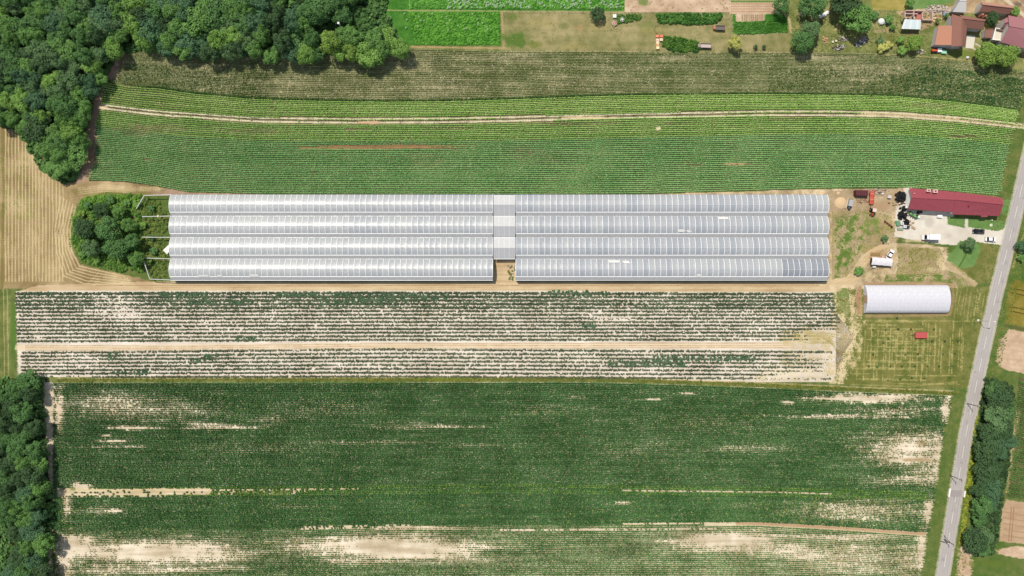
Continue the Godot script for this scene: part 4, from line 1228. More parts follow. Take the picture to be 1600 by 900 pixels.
func build_greenhouses() -> void:
	film = [film_mat(C(202, 205, 205), .4), film_mat(C(195, 199, 200), .4), film_mat(C(190, 194, 197), .42), film_mat(C(186, 190, 195), .4), film_mat(C(177, 183, 190), .42), film_mat(C(160, 166, 175), .42)]
	greenhouse("greenhouse", "four arched white film greenhouse spans with empty pipe frames at the grove end", 267, 770, true)
	greenhouse("greenhouse", "four arched greyer film greenhouse spans ending at the dirt yard with machines", 806, 1292.5, false)
	# the link between the two blocks
	var a := G(771.5, BAYZ[0], GUT)
	var b := G(804.5, BAYZ[3], GUT)
	var o := thing("greenhouse_link", "three short pitched film roofs joining both greenhouse blocks above the bare gap", "greenhouse", Vector3(a.x, 0, a.z))
	var len := b.x - a.x
	var d := (b.z - a.z) / 3.0
	var north := film_mat(C(224, 224, 224), .4)
	var south := film_mat(C(210, 210, 212), .4)  # same film coloured greyer: shade of the slope turned from the sun, painted in
	var pipe := mat(Color(.86, .87, .88), .45)
	for bay in 3:
		var z := d * bay
		var fr := MB.new()
		for x in [.1, len - .1]:
			for e in [.1, d - .1]: fr.tube(Vector3(x, 0, z + e), Vector3(x, 3, z + e), .05, .05, 6)
		var f := part("link_frame", fr.mesh(mat(Color(.72, .73, .74), .5, .3)), o)
		var w := len / 4.0
		for k in 4:
			var p := MB.new()
			p.slab([Vector3(k * w + .03, 3.1, z + .1), Vector3(k * w + w - .03, 3.1, z + .1), Vector3(k * w + w - .03, 4.9, z + d * .5), Vector3(k * w + .03, 4.9, z + d * .5)], .02)
			part("film_panel", p.mesh(north), f)
			p = MB.new()
			p.slab([Vector3(k * w + .03, 4.9, z + d * .5), Vector3(k * w + w - .03, 4.9, z + d * .5), Vector3(k * w + w - .03, 3.1, z + d * .97), Vector3(k * w + .03, 3.1, z + d * .97)], .02)
			part("film_panel", p.mesh(south), f)
		for k in 5:
			var r := MB.new()
			r.bar(Vector3(k * w, 3.14, z + .1), Vector3(k * w, 4.96, z + d * .5), .09, .07)
			r.bar(Vector3(k * w, 4.96, z + d * .5), Vector3(k * w, 3.14, z + d * .97), .09, .07)
			part("rafter", r.mesh(pipe), f)
		var g := MB.new()
		g.bar(Vector3(0, 3.0, z + d), Vector3(len, 3.0, z + d), .25, .12)
		part("gutter", g.mesh(pipe), f)
	# pipe frames without film at the grove end
	var zinc := nmat(Color(.74, .74, .73), Color(.60, .60, .60), .05, .5, .5)
	for q in [[[[225, 305.5, 268, 304], [225, 305.5, 213, 326]], "bent at the end of the topmost span"], [[[222, 338.5, 268, 337.5]], "straight pipe with a pale knob"], [[[222, 370.5, 268, 371]], "straight pipe above the loose white sheet"], [[[223, 403, 268, 404.5], [223, 403, 234, 436], [234, 436, 268, 437.5]], "closed corner at the lowest span"]]:
		var lab: String = "empty grey gutter frame jutting from the greenhouse, " + q[1]
		var at := G(q[0][0][0], q[0][0][1], 3.0)
		at.y = 0
		var t := thing("pipe_frame", lab, "pipe frame", at)
		for s in q[0]:
			var p0 := G(s[0], s[1], 3.0) - at
			var p1 := G(s[2], s[3], 3.0) - at
			var m := MB.new()
			m.bar(p0, p1, .28, .1)
			part("gutter", m.mesh(zinc), t)
			var n := 3
			for k in n:
				var p := p0.lerp(p1, k / float(n))
				m = MB.new()
				m.tube(Vector3(p.x, 0, p.z), p, .06, .06, 6)
				part("post", m.mesh(zinc), t)
			if s[1] == 338.5:
				m = MB.new()
				m.lathe([[0, .0], [.35, .05], [.4, .2], [.2, .42], [0, .46]], p0.lerp(p1, .55) + Vector3.UP * .05)
				part("end_cap", m.mesh(mat(Color(.85, .83, .7), .6)), t)
	var sb := MB.new()
	var w0 := G(256, 391, .5)
	sb.slab([G(255.5, 391, .9) - w0 + Vector3.UP * .5, G(264, 383, 2.4) - w0 + Vector3.UP * .5, G(269, 388, 2.4) - w0 + Vector3.UP * .5, G(262, 397.5, .7) - w0 + Vector3.UP * .5], .03)
	tag(part("loose_sheet", sb.mesh(mat(Color(.88, .87, .85), .5)), self, w0), "loose white film sheet hanging off the third span at the grove end", "plastic sheet")
	# plants in the gap
	var hb := clump(9, 12, vmat(.7, .3), .5, .8)
	rng.seed = 19
	var at2 := []
	var co := []
	for k in 26:
		at2.append(Transform3D(Basis().scaled(Vector3(.5, .7, .5)), G(rng.randf_range(794, 804), rng.randf_range(414, 437))))
		co.append([L(220, 214, 196), L(120, 140, 70), L(150, 140, 90)][rng.randi() % 3])
	scatter("weeds", "pale weeds against the greenhouse wall in the bare gap", "weeds", hb, at2, co)

func tunnel() -> void:
	var a := G(1351, 445.5, .8)
	var b := G(1480, 489, .8)
	var o := thing("polytunnel", "single white covered tunnel with a rounded roof by the road meadow", "polytunnel", Vector3(a.x, 0, a.z))
	var len := b.x - a.x
	var d := b.z - a.z
	var white := nmat(C(232, 232, 240), C(222, 222, 230), .02, .15, .5)
	var ys := func(u: float) -> float: return lerp_curve([0, .8, .03, 1.5, .1, 2.15, .22, 2.75, .38, 3.2, .5, 3.3, .62, 3.2, .78, 2.75, .9, 2.15, .97, 1.5, 1, .8], u)
	var n := 14
	for k in n:
		var m := MB.new()
		var w := len / n
		for i in 20:
			var u0 := i / 20.0
			var u1 := (i + 1) / 20.0
			for j in 2:
				var s0 := 0.0
				var s1 := 0.0
				var x0 := k * w + j * w / 2
				var x1 := x0 + w / 2
				var p := [Vector3(x0, ys.call(u0) - s0, u0 * d), Vector3(x1, ys.call(u0) - s1, u0 * d), Vector3(x1, ys.call(u1) - s1, u1 * d), Vector3(x0, ys.call(u1) - s0, u1 * d)]
				m.quad(p[0], p[1], p[2], p[3])
		part("cover_panel", m.mesh(white), o)
	for e in [0.0, len]:
		var m := MB.new()
		for i in 20:
			var u0 := i / 20.0
			var u1 := (i + 1) / 20.0
			m.quad(Vector3(e, 0, u0 * d), Vector3(e, ys.call(u0), u0 * d), Vector3(e, ys.call(u1), u1 * d), Vector3(e, 0, u1 * d))
		var wl := part("end_wall", m.mesh(white), o)
		m = MB.new()
		m.obox(Transform3D(Basis(), Vector3(e + (.08 if e > 0 else -.08), 1.4, d * .5)), Vector3(.06, 2.8, 3.0))
		part("door", m.mesh(mat(C(196, 172, 144), .7)), wl)
	var s := MB.new()
	for z in [-.08, d + .08]: s.box(Vector3(len / 2, .4, z), Vector3(len, .8, .08))
	part("base_board", s.mesh(mat(Color(.42, .36, .30), .9)), o)
	for k in n + 1:
		var h := MB.new()
		for i in 12:
			var u0 := i / 12.0
			var u1 := (i + 1) / 12.0
			h.bar(Vector3(k * len / n, ys.call(u0) - .07, u0 * d), Vector3(k * len / n, ys.call(u1) - .07, u1 * d), .05, .05)
		part("hoop", h.mesh(mat(Color(.95, .95, .96), .4)), o)

# ---------------------------------------------------------------- buildings
# corners as seen on the plan: eaves north left, north right, ridge left, ridge right, eaves south left, south right
func gabled(o: Node3D, p: Array, he: float, hr: float, roof_n: Material, roof_s: Material, wall: Material, hs := -1.0) -> void:
	if hs < 0.0: hs = he
	var at := o.position
	var hh := [he, he, hr, hr, hs, hs]
	var q := []
	for k in 6: q.append(G(p[2 * k], p[2 * k + 1], hh[k]) - at)
	var m := MB.new()
	m.slab([q[0], q[1], q[3], q[2]], .16)
	part("roof_slope", m.mesh(roof_n), o)
	m = MB.new()
	m.slab([q[2], q[3], q[5], q[4]], .16)
	part("roof_slope", m.mesh(roof_s), o)
	m = MB.new()
	m.tube(q[2] + Vector3.UP * .04, q[3] + Vector3.UP * .04, .14, .14, 7)
	part("ridge_cap", m.mesh(roof_s), o)
	# walls under the eaves
	var c := Vector3.ZERO
	for e in q: c += e / 6.0
	var w := []
	for e: Vector3 in q: w.append(Vector3(c.x + (e.x - c.x) * (.965 if c.x - e.x < 8.0 else .925), e.y - .2, c.z + (e.z - c.z) * (.94 if e.z < c.z else .84)))
	m = MB.new()
	var g := func(v: Vector3) -> Vector3: return Vector3(v.x, 0, v.z)
	m.quad(g.call(w[1]), w[1], w[0], g.call(w[0]))
	m.quad(g.call(w[4]), w[4], w[5], g.call(w[5]))
	for e in [[0, 2, 4], [5, 3, 1]]:
		m.quad(g.call(w[e[0]]), w[e[0]], w[e[1]], g.call(w[e[1]]))
		m.quad(g.call(w[e[1]]), w[e[1]], w[e[2]], g.call(w[e[2]]))
	part("wall", m.mesh(wall), o)

func openings(o: Node3D, a: Vector2, b: Vector2, list: Array) -> void:   # windows and doors on a wall from a to b (metres, local): [share along, width, height, sill, kind]
	var d := Vector3(b.x - a.x, 0, b.y - a.y)
	var l := d.length()
	d /= l
	var out := Vector3(-d.z, 0, d.x)
	for e in list:
		var at: Vector3 = Vector3(a.x, 0, a.y) + d * l * e[0] + out * .03 + Vector3.UP * (e[3] + e[2] / 2.0)
		var bs := Basis(d, Vector3.UP, d.cross(Vector3.UP))
		var m := MB.new()
		m.obox(Transform3D(bs, at), Vector3(e[1], e[2], .1))
		var f := part(e[4], m.mesh(mat(Color(.80, .79, .76) if e[4] == "window" else Color(.40, .32, .26), .6)), o)
		if e[4] == "window":
			m = MB.new()
			m.obox(Transform3D(bs, at + out * .06), Vector3(e[1] - .16, e[2] - .16, .02))
			part("pane", m.mesh(mat(Color(.12, .14, .16), .1, .0, .6)), f)

func tiles(a: Color, b: Color) -> StandardMaterial3D:
	return nmat(a, b, .12, .35, .85)

func house(called: String, label: String, category: String, cx: float, cy: float) -> Node3D:
	return thing(called, label, category, G(cx, cy))

func build_buildings() -> void:
	# the long red barn: two roof sections
	var red_n := nmat(C(168, 84, 95), C(158, 76, 86), .02, .2, .65)
	var red_s := red_n
	var white := mat(Color(.95, .94, .92), .8)
	var o := house("barn", "long barn with a dark red sheet roof beside the concrete yard", "barn", 1492, 318)
	gabled(o, [1421, 293.7, 1492, 299.6, 1424.3, 309.3, 1495, 312.4, 1418.8, 326.6, 1489.5, 331.6], 3.4, 5.6, red_n, red_s, white)
	gabled(o, [1491.6, 299.6, 1566.3, 308.8, 1494.6, 312.4, 1567.6, 319.6, 1488, 335, 1561.6, 337.6], 3.5, 5.66, red_n, red_s, white, 3.1)
	var m := MB.new()
	m.slab([G(1533, 336.4, 3.1) - o.position, G(1543, 336.6, 3.1) - o.position, G(1543, 339, 3.0) - o.position, G(1533, 339, 3.0) - o.position], .12)
	part("porch_roof", m.mesh(red_s), o)
	for v in [[1449.5, 298, 1.2, .8], [1460, 299, 1.4, 1.0]]:
		m = MB.new()
		var b := G(v[0], v[1], 4.6) - o.position
		m.box(b, Vector3(v[2], 1.3, v[3]))
		m.box(b + Vector3.UP * .7, Vector3(v[2] + .3, .12, v[3] + .3))
		var ch := part("chimney", m.mesh(mat(C(236, 190, 184), .8)), o)
		m = MB.new()
		m.box(b + Vector3.UP * .80, Vector3(v[2] * .5, .1, v[3] * .5))
		part("flue", m.mesh(mat(Color(.2, .18, .18), .9)), ch)
	for v in [[1428, 302.6], [1512.5, 322]]:
		m = MB.new()
		var b := G(v[0], v[1], 4.6) - o.position
		m.tube(b - Vector3.UP * .5, b + Vector3.UP * .5, .16, .16, 8)
		m.lathe([[.3, .5], [.05, .75]], b, 8)
		part("vent_cowl", m.mesh(mat(Color(.75, .6, .58) if v[0] < 1500 else Color(.5, .12, .16), .6)), o)
	var qa := G(1490, 336) - o.position
	var qb := G(1555, 338.5) - o.position
	openings(o, Vector2(qa.x, qa.z - .6), Vector2(qb.x, qb.z - .5), [[.1, 1.2, 1.2, 1.0, "window"], [.25, 1.0, 2.1, 0.05, "door"], [.45, 1.4, 1.2, 1.0, "window"], [.65, 1.4, 1.2, 1.0, "window"], [.85, 1.4, 1.2, 1.0, "window"]])
	# the farmhouse with two wings
	var old := tiles(C(140, 96, 84), C(174, 128, 114))
	var orange := tiles(C(178, 122, 98), C(206, 152, 128))
	var render_ := nmat(Color(.72, .70, .68), Color(.60, .59, .58), .03, .3, .9)
	o = house("farmhouse", "farmhouse with an orange and a brown tiled slope and a white gable", "house", 1490, 52)
	gabled(o, [1486.5, 72.5, 1487.5, 22, 1502.4, 71.5, 1503.6, 27, 1508.5, 74, 1511, 43], 4.2, 6.6, old, old, render_)
	m = MB.new()
	var r0 := [G(1466.5, 40, 3.2), G(1487.5, 40, 4.4), G(1486.5, 70.5, 4.4), G(1460.5, 70, 3.2)]
	var sl := []
	for e: Vector3 in r0: sl.append(e - o.position)
	m.slab(sl, .16)
	part("roof_slope", m.mesh(orange), o)
	m = MB.new()
	for k in 4:
		var a: Vector3 = sl[k].lerp((sl[0] + sl[2]) / 2, .05) - Vector3.UP * .25
		var b: Vector3 = sl[(k + 1) % 4].lerp((sl[0] + sl[2]) / 2, .05) - Vector3.UP * .25
		m.quad(Vector3(a.x, 0, a.z), a, b, Vector3(b.x, 0, b.z))
	part("wall", m.mesh(render_), o)
	gabled(o, [1500, 23.5, 1541, 30.5, 1504, 29, 1538.5, 33, 1511, 43.5, 1537, 46.5], 4.0, 6.2, old, old, render_)
	m = MB.new()
	m.box(G(1533, 24, 4.6) - o.position, Vector3(.7, 2.2, .7))
	m.box(G(1538, 26, 4.0) - o.position, Vector3(.6, 2.0, .6))
	part("chimney", m.mesh(mat(C(190, 120, 100), .9)), o)
	qa = G(1478, 79) - o.position
	qb = G(1502, 80) - o.position
	openings(o, Vector2(qa.x, qa.z - .9), Vector2(qb.x, qb.z - .9), [[.15, .9, 1.2, 1.0, "window"], [.45, .9, 1.2, 1.0, "window"], [.45, .9, 1.0, 3.4, "window"], [.78, .9, 1.2, 1.0, "window"]])
	# long tiled roof along the village lane
	o = house("longhouse", "long low building under a brown tiled roof by the village lane", "outbuilding", 1550, 14)
	gabled(o, [1533, 3, 1583, 9, 1535.5, 7.5, 1584, 13, 1530, 18, 1577, 22], 3.4, 5.2, tiles(C(176, 128, 112), C(206, 160, 142)), old, render_)
	# pinkish roofs at the photo's edge
	var pink := tiles(C(150, 90, 98), C(196, 146, 148))
	o = house("village_house", "large house with a pinkish mottled tile roof beside the white flat roof", "house", 1590, 52)
	gabled(o, [1575.5, 24, 1640, 36, 1577, 41, 1638, 52, 1564, 66, 1630, 84], 4.6, 7.4, pink, pink, render_)
	gabled(o, [1569, 30, 1575.5, 27, 1570, 36, 1576.5, 34, 1565.5, 44, 1577, 41.5], 4.4, 5.8, pink, pink, render_)
	o = house("small_shed", "small shed with a brown tile roof between house and white flat roof", "shed", 1545, 52)
	gabled(o, [1540.5, 45, 1552, 44.6, 1540, 46, 1551.6, 45.6, 1538.5, 58.5, 1549.5, 59.5], 2.8, 3.0, old, old, render_, 2.4)
	o = house("flat_roof_annex", "white flat roofed annex with a pale terrace against the pink roof", "annex", 1558, 55)
	m = MB.new()
	var fl := []
	for e in [[1555.5, 44], [1570, 46.5], [1565, 63.5], [1550.5, 62]]: fl.append(G(e[0], e[1], 3.0) - o.position)
	m.slab(fl, .25)
	part("roof", m.mesh(mat(C(232, 222, 206), .8)), o)
	m = MB.new()
	for k in 4:
		var a: Vector3 = fl[k]; var b: Vector3 = fl[(k + 1) % 4]
		m.bar(a + Vector3.UP * .12, b + Vector3.UP * .12, .2, .3)
	part("parapet", m.mesh(white), o)
	m = MB.new()
	for k in 4:
		var a: Vector3 = fl[k] * Vector3(.92, 1, .92) - Vector3.UP * .25; var b: Vector3 = fl[(k + 1) % 4] * Vector3(.92, 1, .92) - Vector3.UP * .25
		m.quad(Vector3(a.x, 0, a.z), a, b, Vector3(b.x, 0, b.z))
	part("wall", m.mesh(render_), o)
	m = MB.new()
	m.bar(G(1557, 46, 3.5) - o.position, G(1569, 49, 3.5) - o.position, .5, .5)
	part("pergola_beam", m.mesh(mat(C(120, 104, 84), .8)), o)
	# grey sheet roof by the gravel heap
	o = house("metal_shed", "shed with a pale grey sheet roof beside the gravel heap", "shed", 1500, 10)
	gabled(o, [1500, -4, 1510, -4, 1499.6, 2, 1510, 2, 1488, 18.5, 1509.5, 19.5], 3.4, 3.6, nmat(Color(.62, .62, .63), Color(.74, .73, .72), .06, .3, .5), nmat(Color(.62, .62, .63), Color(.74, .73, .72), .06, .3, .5), render_, 2.8)
	# pale blue corrugated roof: sheet by sheet
	o = house("roofed_shed", "open shed under a pale blue corrugated roof beside roofless walls", "shed", 1424, 39)
	var tops := [G(1413.5, 30, 3.2), G(1438.5, 31, 3.2), G(1438, 46, 2.5), G(1408.5, 45, 2.5)]
	for k in 8:
		var t0 := k / 8.0
		var t1 := (k + 1) / 8.0
		m = MB.new()
		var lift := Vector3.UP * (.03 if k % 2 else 0.0)
		m.slab([tops[0].lerp(tops[1], t0) - o.position + lift, tops[0].lerp(tops[1], t1 + .01) - o.position + lift, tops[3].lerp(tops[2], t1 + .01) - o.position + lift, tops[3].lerp(tops[2], t0) - o.position + lift], .04)
		part("roof_sheet", m.mesh(mat(Color(.74, .79, .80) if k % 3 else Color(.80, .82, .82), .45)), o)
	for e in [0, 1, 2, 3]:
		m = MB.new()
		var t: Vector3 = tops[e].lerp((tops[0] + tops[2]) / 2, .06) - o.position
		m.bar(Vector3(t.x, 0, t.z), t - Vector3.UP * .05, .14)
		part("post", m.mesh(mat(Color(.36, .29, .22), .9)), o)
	m = MB.new()
	var wa: Vector3 = tops[0].lerp((tops[0] + tops[2]) / 2, .05) - o.position
	var wb: Vector3 = tops[1].lerp((tops[0] + tops[2]) / 2, .05) - o.position
	m.bar(Vector3(wa.x, 1.2, wa.z), Vector3(wb.x, 1.2, wb.z), .15, 2.4)
	part("back_wall", m.mesh(render_), o)
	# roofless walls
	o = house("ruined_shed", "roofless brick walls with a red floor strip behind the corrugated roof", "ruin", 1432, 25)
	var brick := nmat(C(206, 170, 156), C(226, 200, 190), .1, .4, .9)
	for e in [[1411, 19, 1438.5, 19.5], [1438.5, 19.5, 1438.5, 32], [1411, 19, 1411, 30], [1438.5, 33, 1453.5, 33.5], [1453, 20, 1453.5, 33.5], [1424, 19.5, 1424, 28], [1412, 23, 1431, 23.5]]:
		m = MB.new()
		var a := G(e[0], e[1]) - o.position
		var b := G(e[2], e[3]) - o.position
		var hgt := rng.randf_range(1.3, 2.2)
		m.bar(a + Vector3.UP * hgt / 2, b + Vector3.UP * hgt / 2, .3, hgt)
		part("wall", m.mesh(brick), o)
	m = MB.new()
	m.box(G(1434.5, 25.5) - o.position + Vector3.UP * .08, Vector3(2.2, .16, 2.8))
	part("tile_floor", m.mesh(mat(C(204, 116, 108), .8)), o)
	for k in 9:
		m = MB.new()
		m.box(G(rng.randf_range(1413, 1436), rng.randf_range(21, 29)) - o.position + Vector3.UP * .2, Vector3(rng.randf_range(.3, 1.1), .4, rng.randf_range(.2, .6)), rng.randf_range(0, 3))
		part("rubble", m.mesh([brick, mat(Color(.3, .26, .25), .9), mat(Color(.75, .74, .72), .8)][k % 3]), o)

# ---------------------------------------------------------------- road, poles, fences
func build_road() -> void:
	sheet("stubble_field", [-120, 180, 10, 196, 44, 222, 60, 258, 95, 284, 118, 287, 134, 284, 262, 296, 262, 304, 225, 306, 150, 304, 125, 318, 112, 345, 112, 385, 125, 412, 200, 428, 236, 440, 272, 444, 0, 452, -120, 452], 1)
	sheet("field_soil", field1(), 1)
	sheet("field_soil", field2(), 1)
	sheet("field_soil", field3(), 1)
	sheet("field_soil", field4(), 1)
	sheet("field_soil", field5(), 1)
	sheet("meadow", [1306, 448, 1350, 448, 1350, 492, 1488, 492, 1490, 448, 1545, 448, 1520, 560, 1509, 604, 1400, 606, 1306, 599], 1)
	sheet("dirt_track", [238, 440, 1292, 440, 1330, 428, 1352, 396, 1376, 382, 1392, 384, 1368, 396, 1346, 424, 1336, 446, 1300, 454, 600, 453, 24, 453, 60, 446], 2)
	sheet("dirt_yard", [1294, 300, 1417, 295, 1417, 328, 1398, 340, 1396, 372, 1376, 380, 1352, 394, 1328, 427, 1294, 438], 1)
	sheet("concrete_pad", [1411, 292, 1425, 293, 1426, 312, 1420, 322, 1406, 328, 1408, 316, 1413, 304], 2)
	sheet("concrete_yard", [1400, 324, 1419, 322, 1422, 329, 1490, 331, 1490, 340, 1482, 340, 1481, 351, 1513, 356, 1560, 361, 1572, 357, 1580, 346, 1584, 350, 1573.5, 386, 1562, 384, 1508, 376, 1500, 384, 1470, 382, 1398, 370], 2)
	sheet("footpath", [1508, 341, 1513, 341, 1512, 355, 1507, 355], 3)
	sheet("footpath", [1561, 338, 1576, 341, 1574, 347, 1560, 345], 3)
	var road := sheet("road", road_band(-9.6, 9.6), 4)
	var paint := nmat(Color(.84, .84, .82), Color(.68, .67, .65), .08, .6, .8)
	var y := 920.0
	while y > -20:
		var a := G(road_x(y), y)
		var b := G(road_x(y - 20), y - 20)
		var d := (b - a).normalized()
		var s := Vector3(-d.z, 0, d.x) * .09
		var up := Vector3.UP * .021
		var m := MB.new()
		m.slab([a - s + up, b - s + up, b + s + up, a + s + up], .003)
		part("lane_dash", m.mesh(paint), road)
		y -= 34.0
	# the culvert: a darker patch of road between two pale parapets
	var patch := MB.new()
	var q := [G(road_x(766) - 9.4, 766), G(road_x(766) + 9.4, 766), G(road_x(776) + 9.4, 776), G(road_x(776) - 9.4, 776)]
	var lift := Vector3.UP * .024
	patch.slab([q[0] + lift, q[1] + lift, q[2] + lift, q[3] + lift], .003)
	part("road_patch", patch.mesh(nmat(C(162, 155, 154), C(172, 165, 163), .05, .5, .9)), road)
	for e in [[1481.6, 769, "pale concrete culvert parapet on the field side of the road", 1.2], [1505.2, 771, "pale concrete culvert parapet on the thicket side of the road", .3]]:
		var t := thing("culvert_parapet", e[2], "parapet", G(e[0], e[1]), -.17)
		var m := MB.new()
		m.box(Vector3(0, .4, 0), Vector3(.4, .8, 2.0 + e[3]))
		part("wall", m.mesh(mat(Color(.78, .77, .74), .9)), t)
		m = MB.new()
		m.box(Vector3(0, .86, 0), Vector3(.62, .12, 2.2 + e[3]))
		part("coping", m.mesh(mat(Color(.84, .83, .80), .9)), t)

func poles() -> void:
	var wood := nmat(Color(.27, .23, .20), Color(.35, .31, .27), .1, .8, .95)
	var grey := mat(Color(.74, .74, .72), .5, .2)
	var t := thing("street_lamp", "grey street lamp on a pale footing at the road verge by the meadow", "street lamp", G(1528.5, 500.8))
	var m := MB.new()
	m.lathe([[0, 0], [.55, 0], [.4, .4], [.2, .5], [0, .5]], Vector3.ZERO, 8)
	part("footing", m.mesh(mat(Color(.80, .79, .76), .9)), t)
	m = MB.new()
	m.tube(Vector3(0, .5, 0), Vector3(0, 6.6, 0), .14, .09, 8)
	part("pole", m.mesh(grey), t)
	m = MB.new()
	m.tube(Vector3(0, 6.55, 0), Vector3(1.7, 6.8, .15), .06, .05, 6)
	part("arm", m.mesh(grey), t)
	m = MB.new()
	m.side(PackedVector2Array([Vector2(1.5, 6.74), Vector2(2.3, 6.78), Vector2(2.2, 6.92), Vector2(1.6, 6.9)]), -.02, .3)
	part("lamp_head", m.mesh(mat(Color(.80, .80, .80), .4)), t)
	for e in [[1511, 630.4, "dark wooden utility pole beside the bare headland corner of the maize", 7.0, false], [1484.4, 742.6, "dark wooden utility pole just above the culvert", 7.6, false], [1474.8, 842.4, "dark wooden pole with crossed braces at the end of the brown lane", 6.6, true]]:
		t = thing("utility_pole", e[2], "utility pole", G(e[0], e[1]))
		m = MB.new()
		m.tube(Vector3.ZERO, Vector3(0, e[3], 0), .17, .11, 8)
		part("pole", m.mesh(wood), t)
		m = MB.new()
		m.bar(Vector3(-.15, e[3] - .3, -.7), Vector3(-.15, e[3] - .3, .7), .12)
		var ca := part("crossarm", m.mesh(wood), t)
		for k in 3:
			m = MB.new()
			m.lathe([[.05, 0], [.09, .08], [.05, .2], [0, .22]], Vector3(-.15, e[3] - .24, -.6 + k * .6), 6)
			part("insulator", m.mesh(mat(Color(.55, .56, .55), .3)), ca)
		if e[4]:
			for k in 3:
				m = MB.new()
				var a := k * TAU / 3.0 + .5
				m.tube(Vector3(cos(a) * 1.6, 0, sin(a) * 1.6), Vector3(0, 4.2, 0), .11, .09, 6)
				part("brace", m.mesh(wood), t)
	# the white leaning thing in the clearing of the wood
	t = thing("lookout_post", "narrow white post standing in the dark clearing of the wood", "post", G(536, 47))
	m = MB.new()
	for k in 5:
		m = MB.new()
		m.box(Vector3(0, .74 + k * 1.46, 0), Vector3(.62 - k * .04, 1.4, .56 - k * .04))
		part("post_segment", m.mesh(mat(Color(.86, .86, .88), .6)), t)
	m = MB.new()
	m.tube(Vector3.ZERO, Vector3(0, 7.55, 0), .14, .14, 8)
	part("core", m.mesh(mat(Color(.4, .4, .42), .7)), t)
	m = MB.new()
	m.box(Vector3(0, 7.6, 0), Vector3(.8, .15, .8))
	part("cap", m.mesh(mat(Color(.80, .80, .82), .6)), t)
	# thin pole in the dry yard and a washing post
	t = thing("garden_pole", "thin grey pole with a stay standing on the dry yard below the tanks", "pole", G(964, 66))
	m = MB.new()
	m.tube(Vector3.ZERO, Vector3(0, 6.5, 0), .07, .05, 6)
	part("pole", m.mesh(grey), t)
	m = MB.new()
	m.tube(Vector3(1.2, 0, .5), Vector3(0, 3, 0), .03, .03, 5)
	part("stay", m.mesh(grey), t)
	t = thing("garden_pole", "short dark pole on the dry yard beside the long weed bed", "pole", G(1022, 47))
	m = MB.new()
	m.tube(Vector3.ZERO, Vector3(0, 4.2, 0), .07, .05, 6)
	m.bar(Vector3(-.5, 4.1, 0), Vector3(.5, 4.1, 0), .06)
	part("pole", m.mesh(mat(Color(.35, .34, .33), .8)), t)

func fence(called: String, label: String, pts: Array, gap: float, h: float) -> void:
	var o := thing(called, label, "fence", G(pts[0], pts[1]))
	var wood := nmat(Color(.30, .27, .24), Color(.40, .37, .33), .1, .8, .95)
	var post := MB.new()
	post.tube(Vector3.ZERO, Vector3(0, h, 0), .06, .05, 6)
	var pm := post.mesh(wood)
	var wire := MB.new()
	for i in range(0, pts.size() - 2, 2):
		var a := G(pts[i], pts[i + 1]) - o.position
		var b := G(pts[i + 2], pts[i + 3]) - o.position
		var n := maxi(1, int(a.distance_to(b) / gap))
		for k in n: part("post", pm, o, a.lerp(b, k / float(n)))
		for y in [h * .5, h * .92]: wire.tube(a + Vector3.UP * y, b + Vector3.UP * y, .015, .015, 4, false)
	part("wire", wire.mesh(mat(Color(.5, .5, .5), .5, .4)), o)

func fences() -> void:
	fence("field_fence", "long post and wire fence between the dry yard and the grey green field", [788, 79.5, 1000, 79.6, 1140, 80.5, 1236, 81.6], 3.0, 1.2)
	fence("field_fence", "post and wire fence between the village yards and the grey green field", [1240, 82, 1300, 82, 1380, 83, 1440, 87, 1480, 91, 1524, 95], 3.0, 1.2)
	fence("garden_fence", "fence along the upper edge of the dry yard below the white flowered crop", [790, 19, 976, 20, 1140, 20.5], 2.6, 1.1)
	fence("garden_fence", "fence between the dry yard and the kitchen garden", [1142, 22, 1143, 56, 1146, 78], 2.2, 1.3)
	fence("garden_fence", "dark fence below the golden plot in the village", [1366, 16.5, 1414, 18.5, 1480, 20.5], 2.0, 1.2)

# ---------------------------------------------------------------- vehicles
const RUB := Color(.05, .05, .052)
func wheel(o: Node3D, at: Vector3, r: float, w: float) -> void:
	var m := MB.new()
	m.tube(at - Vector3(0, 0, w / 2), at + Vector3(0, 0, w / 2), r, r, 14)
	var wh := part("wheel", m.mesh(mat(RUB, .9)), o)
	m = MB.new()
	var s := signf(at.z) if at.z != 0 else 1.0
	m.tube(at, at + Vector3(0, 0, s * (w / 2 + .015)), r * .58, r * .52, 10)
	part("rim", m.mesh(mat(Color(.62, .62, .64), .35, .7)), wh)

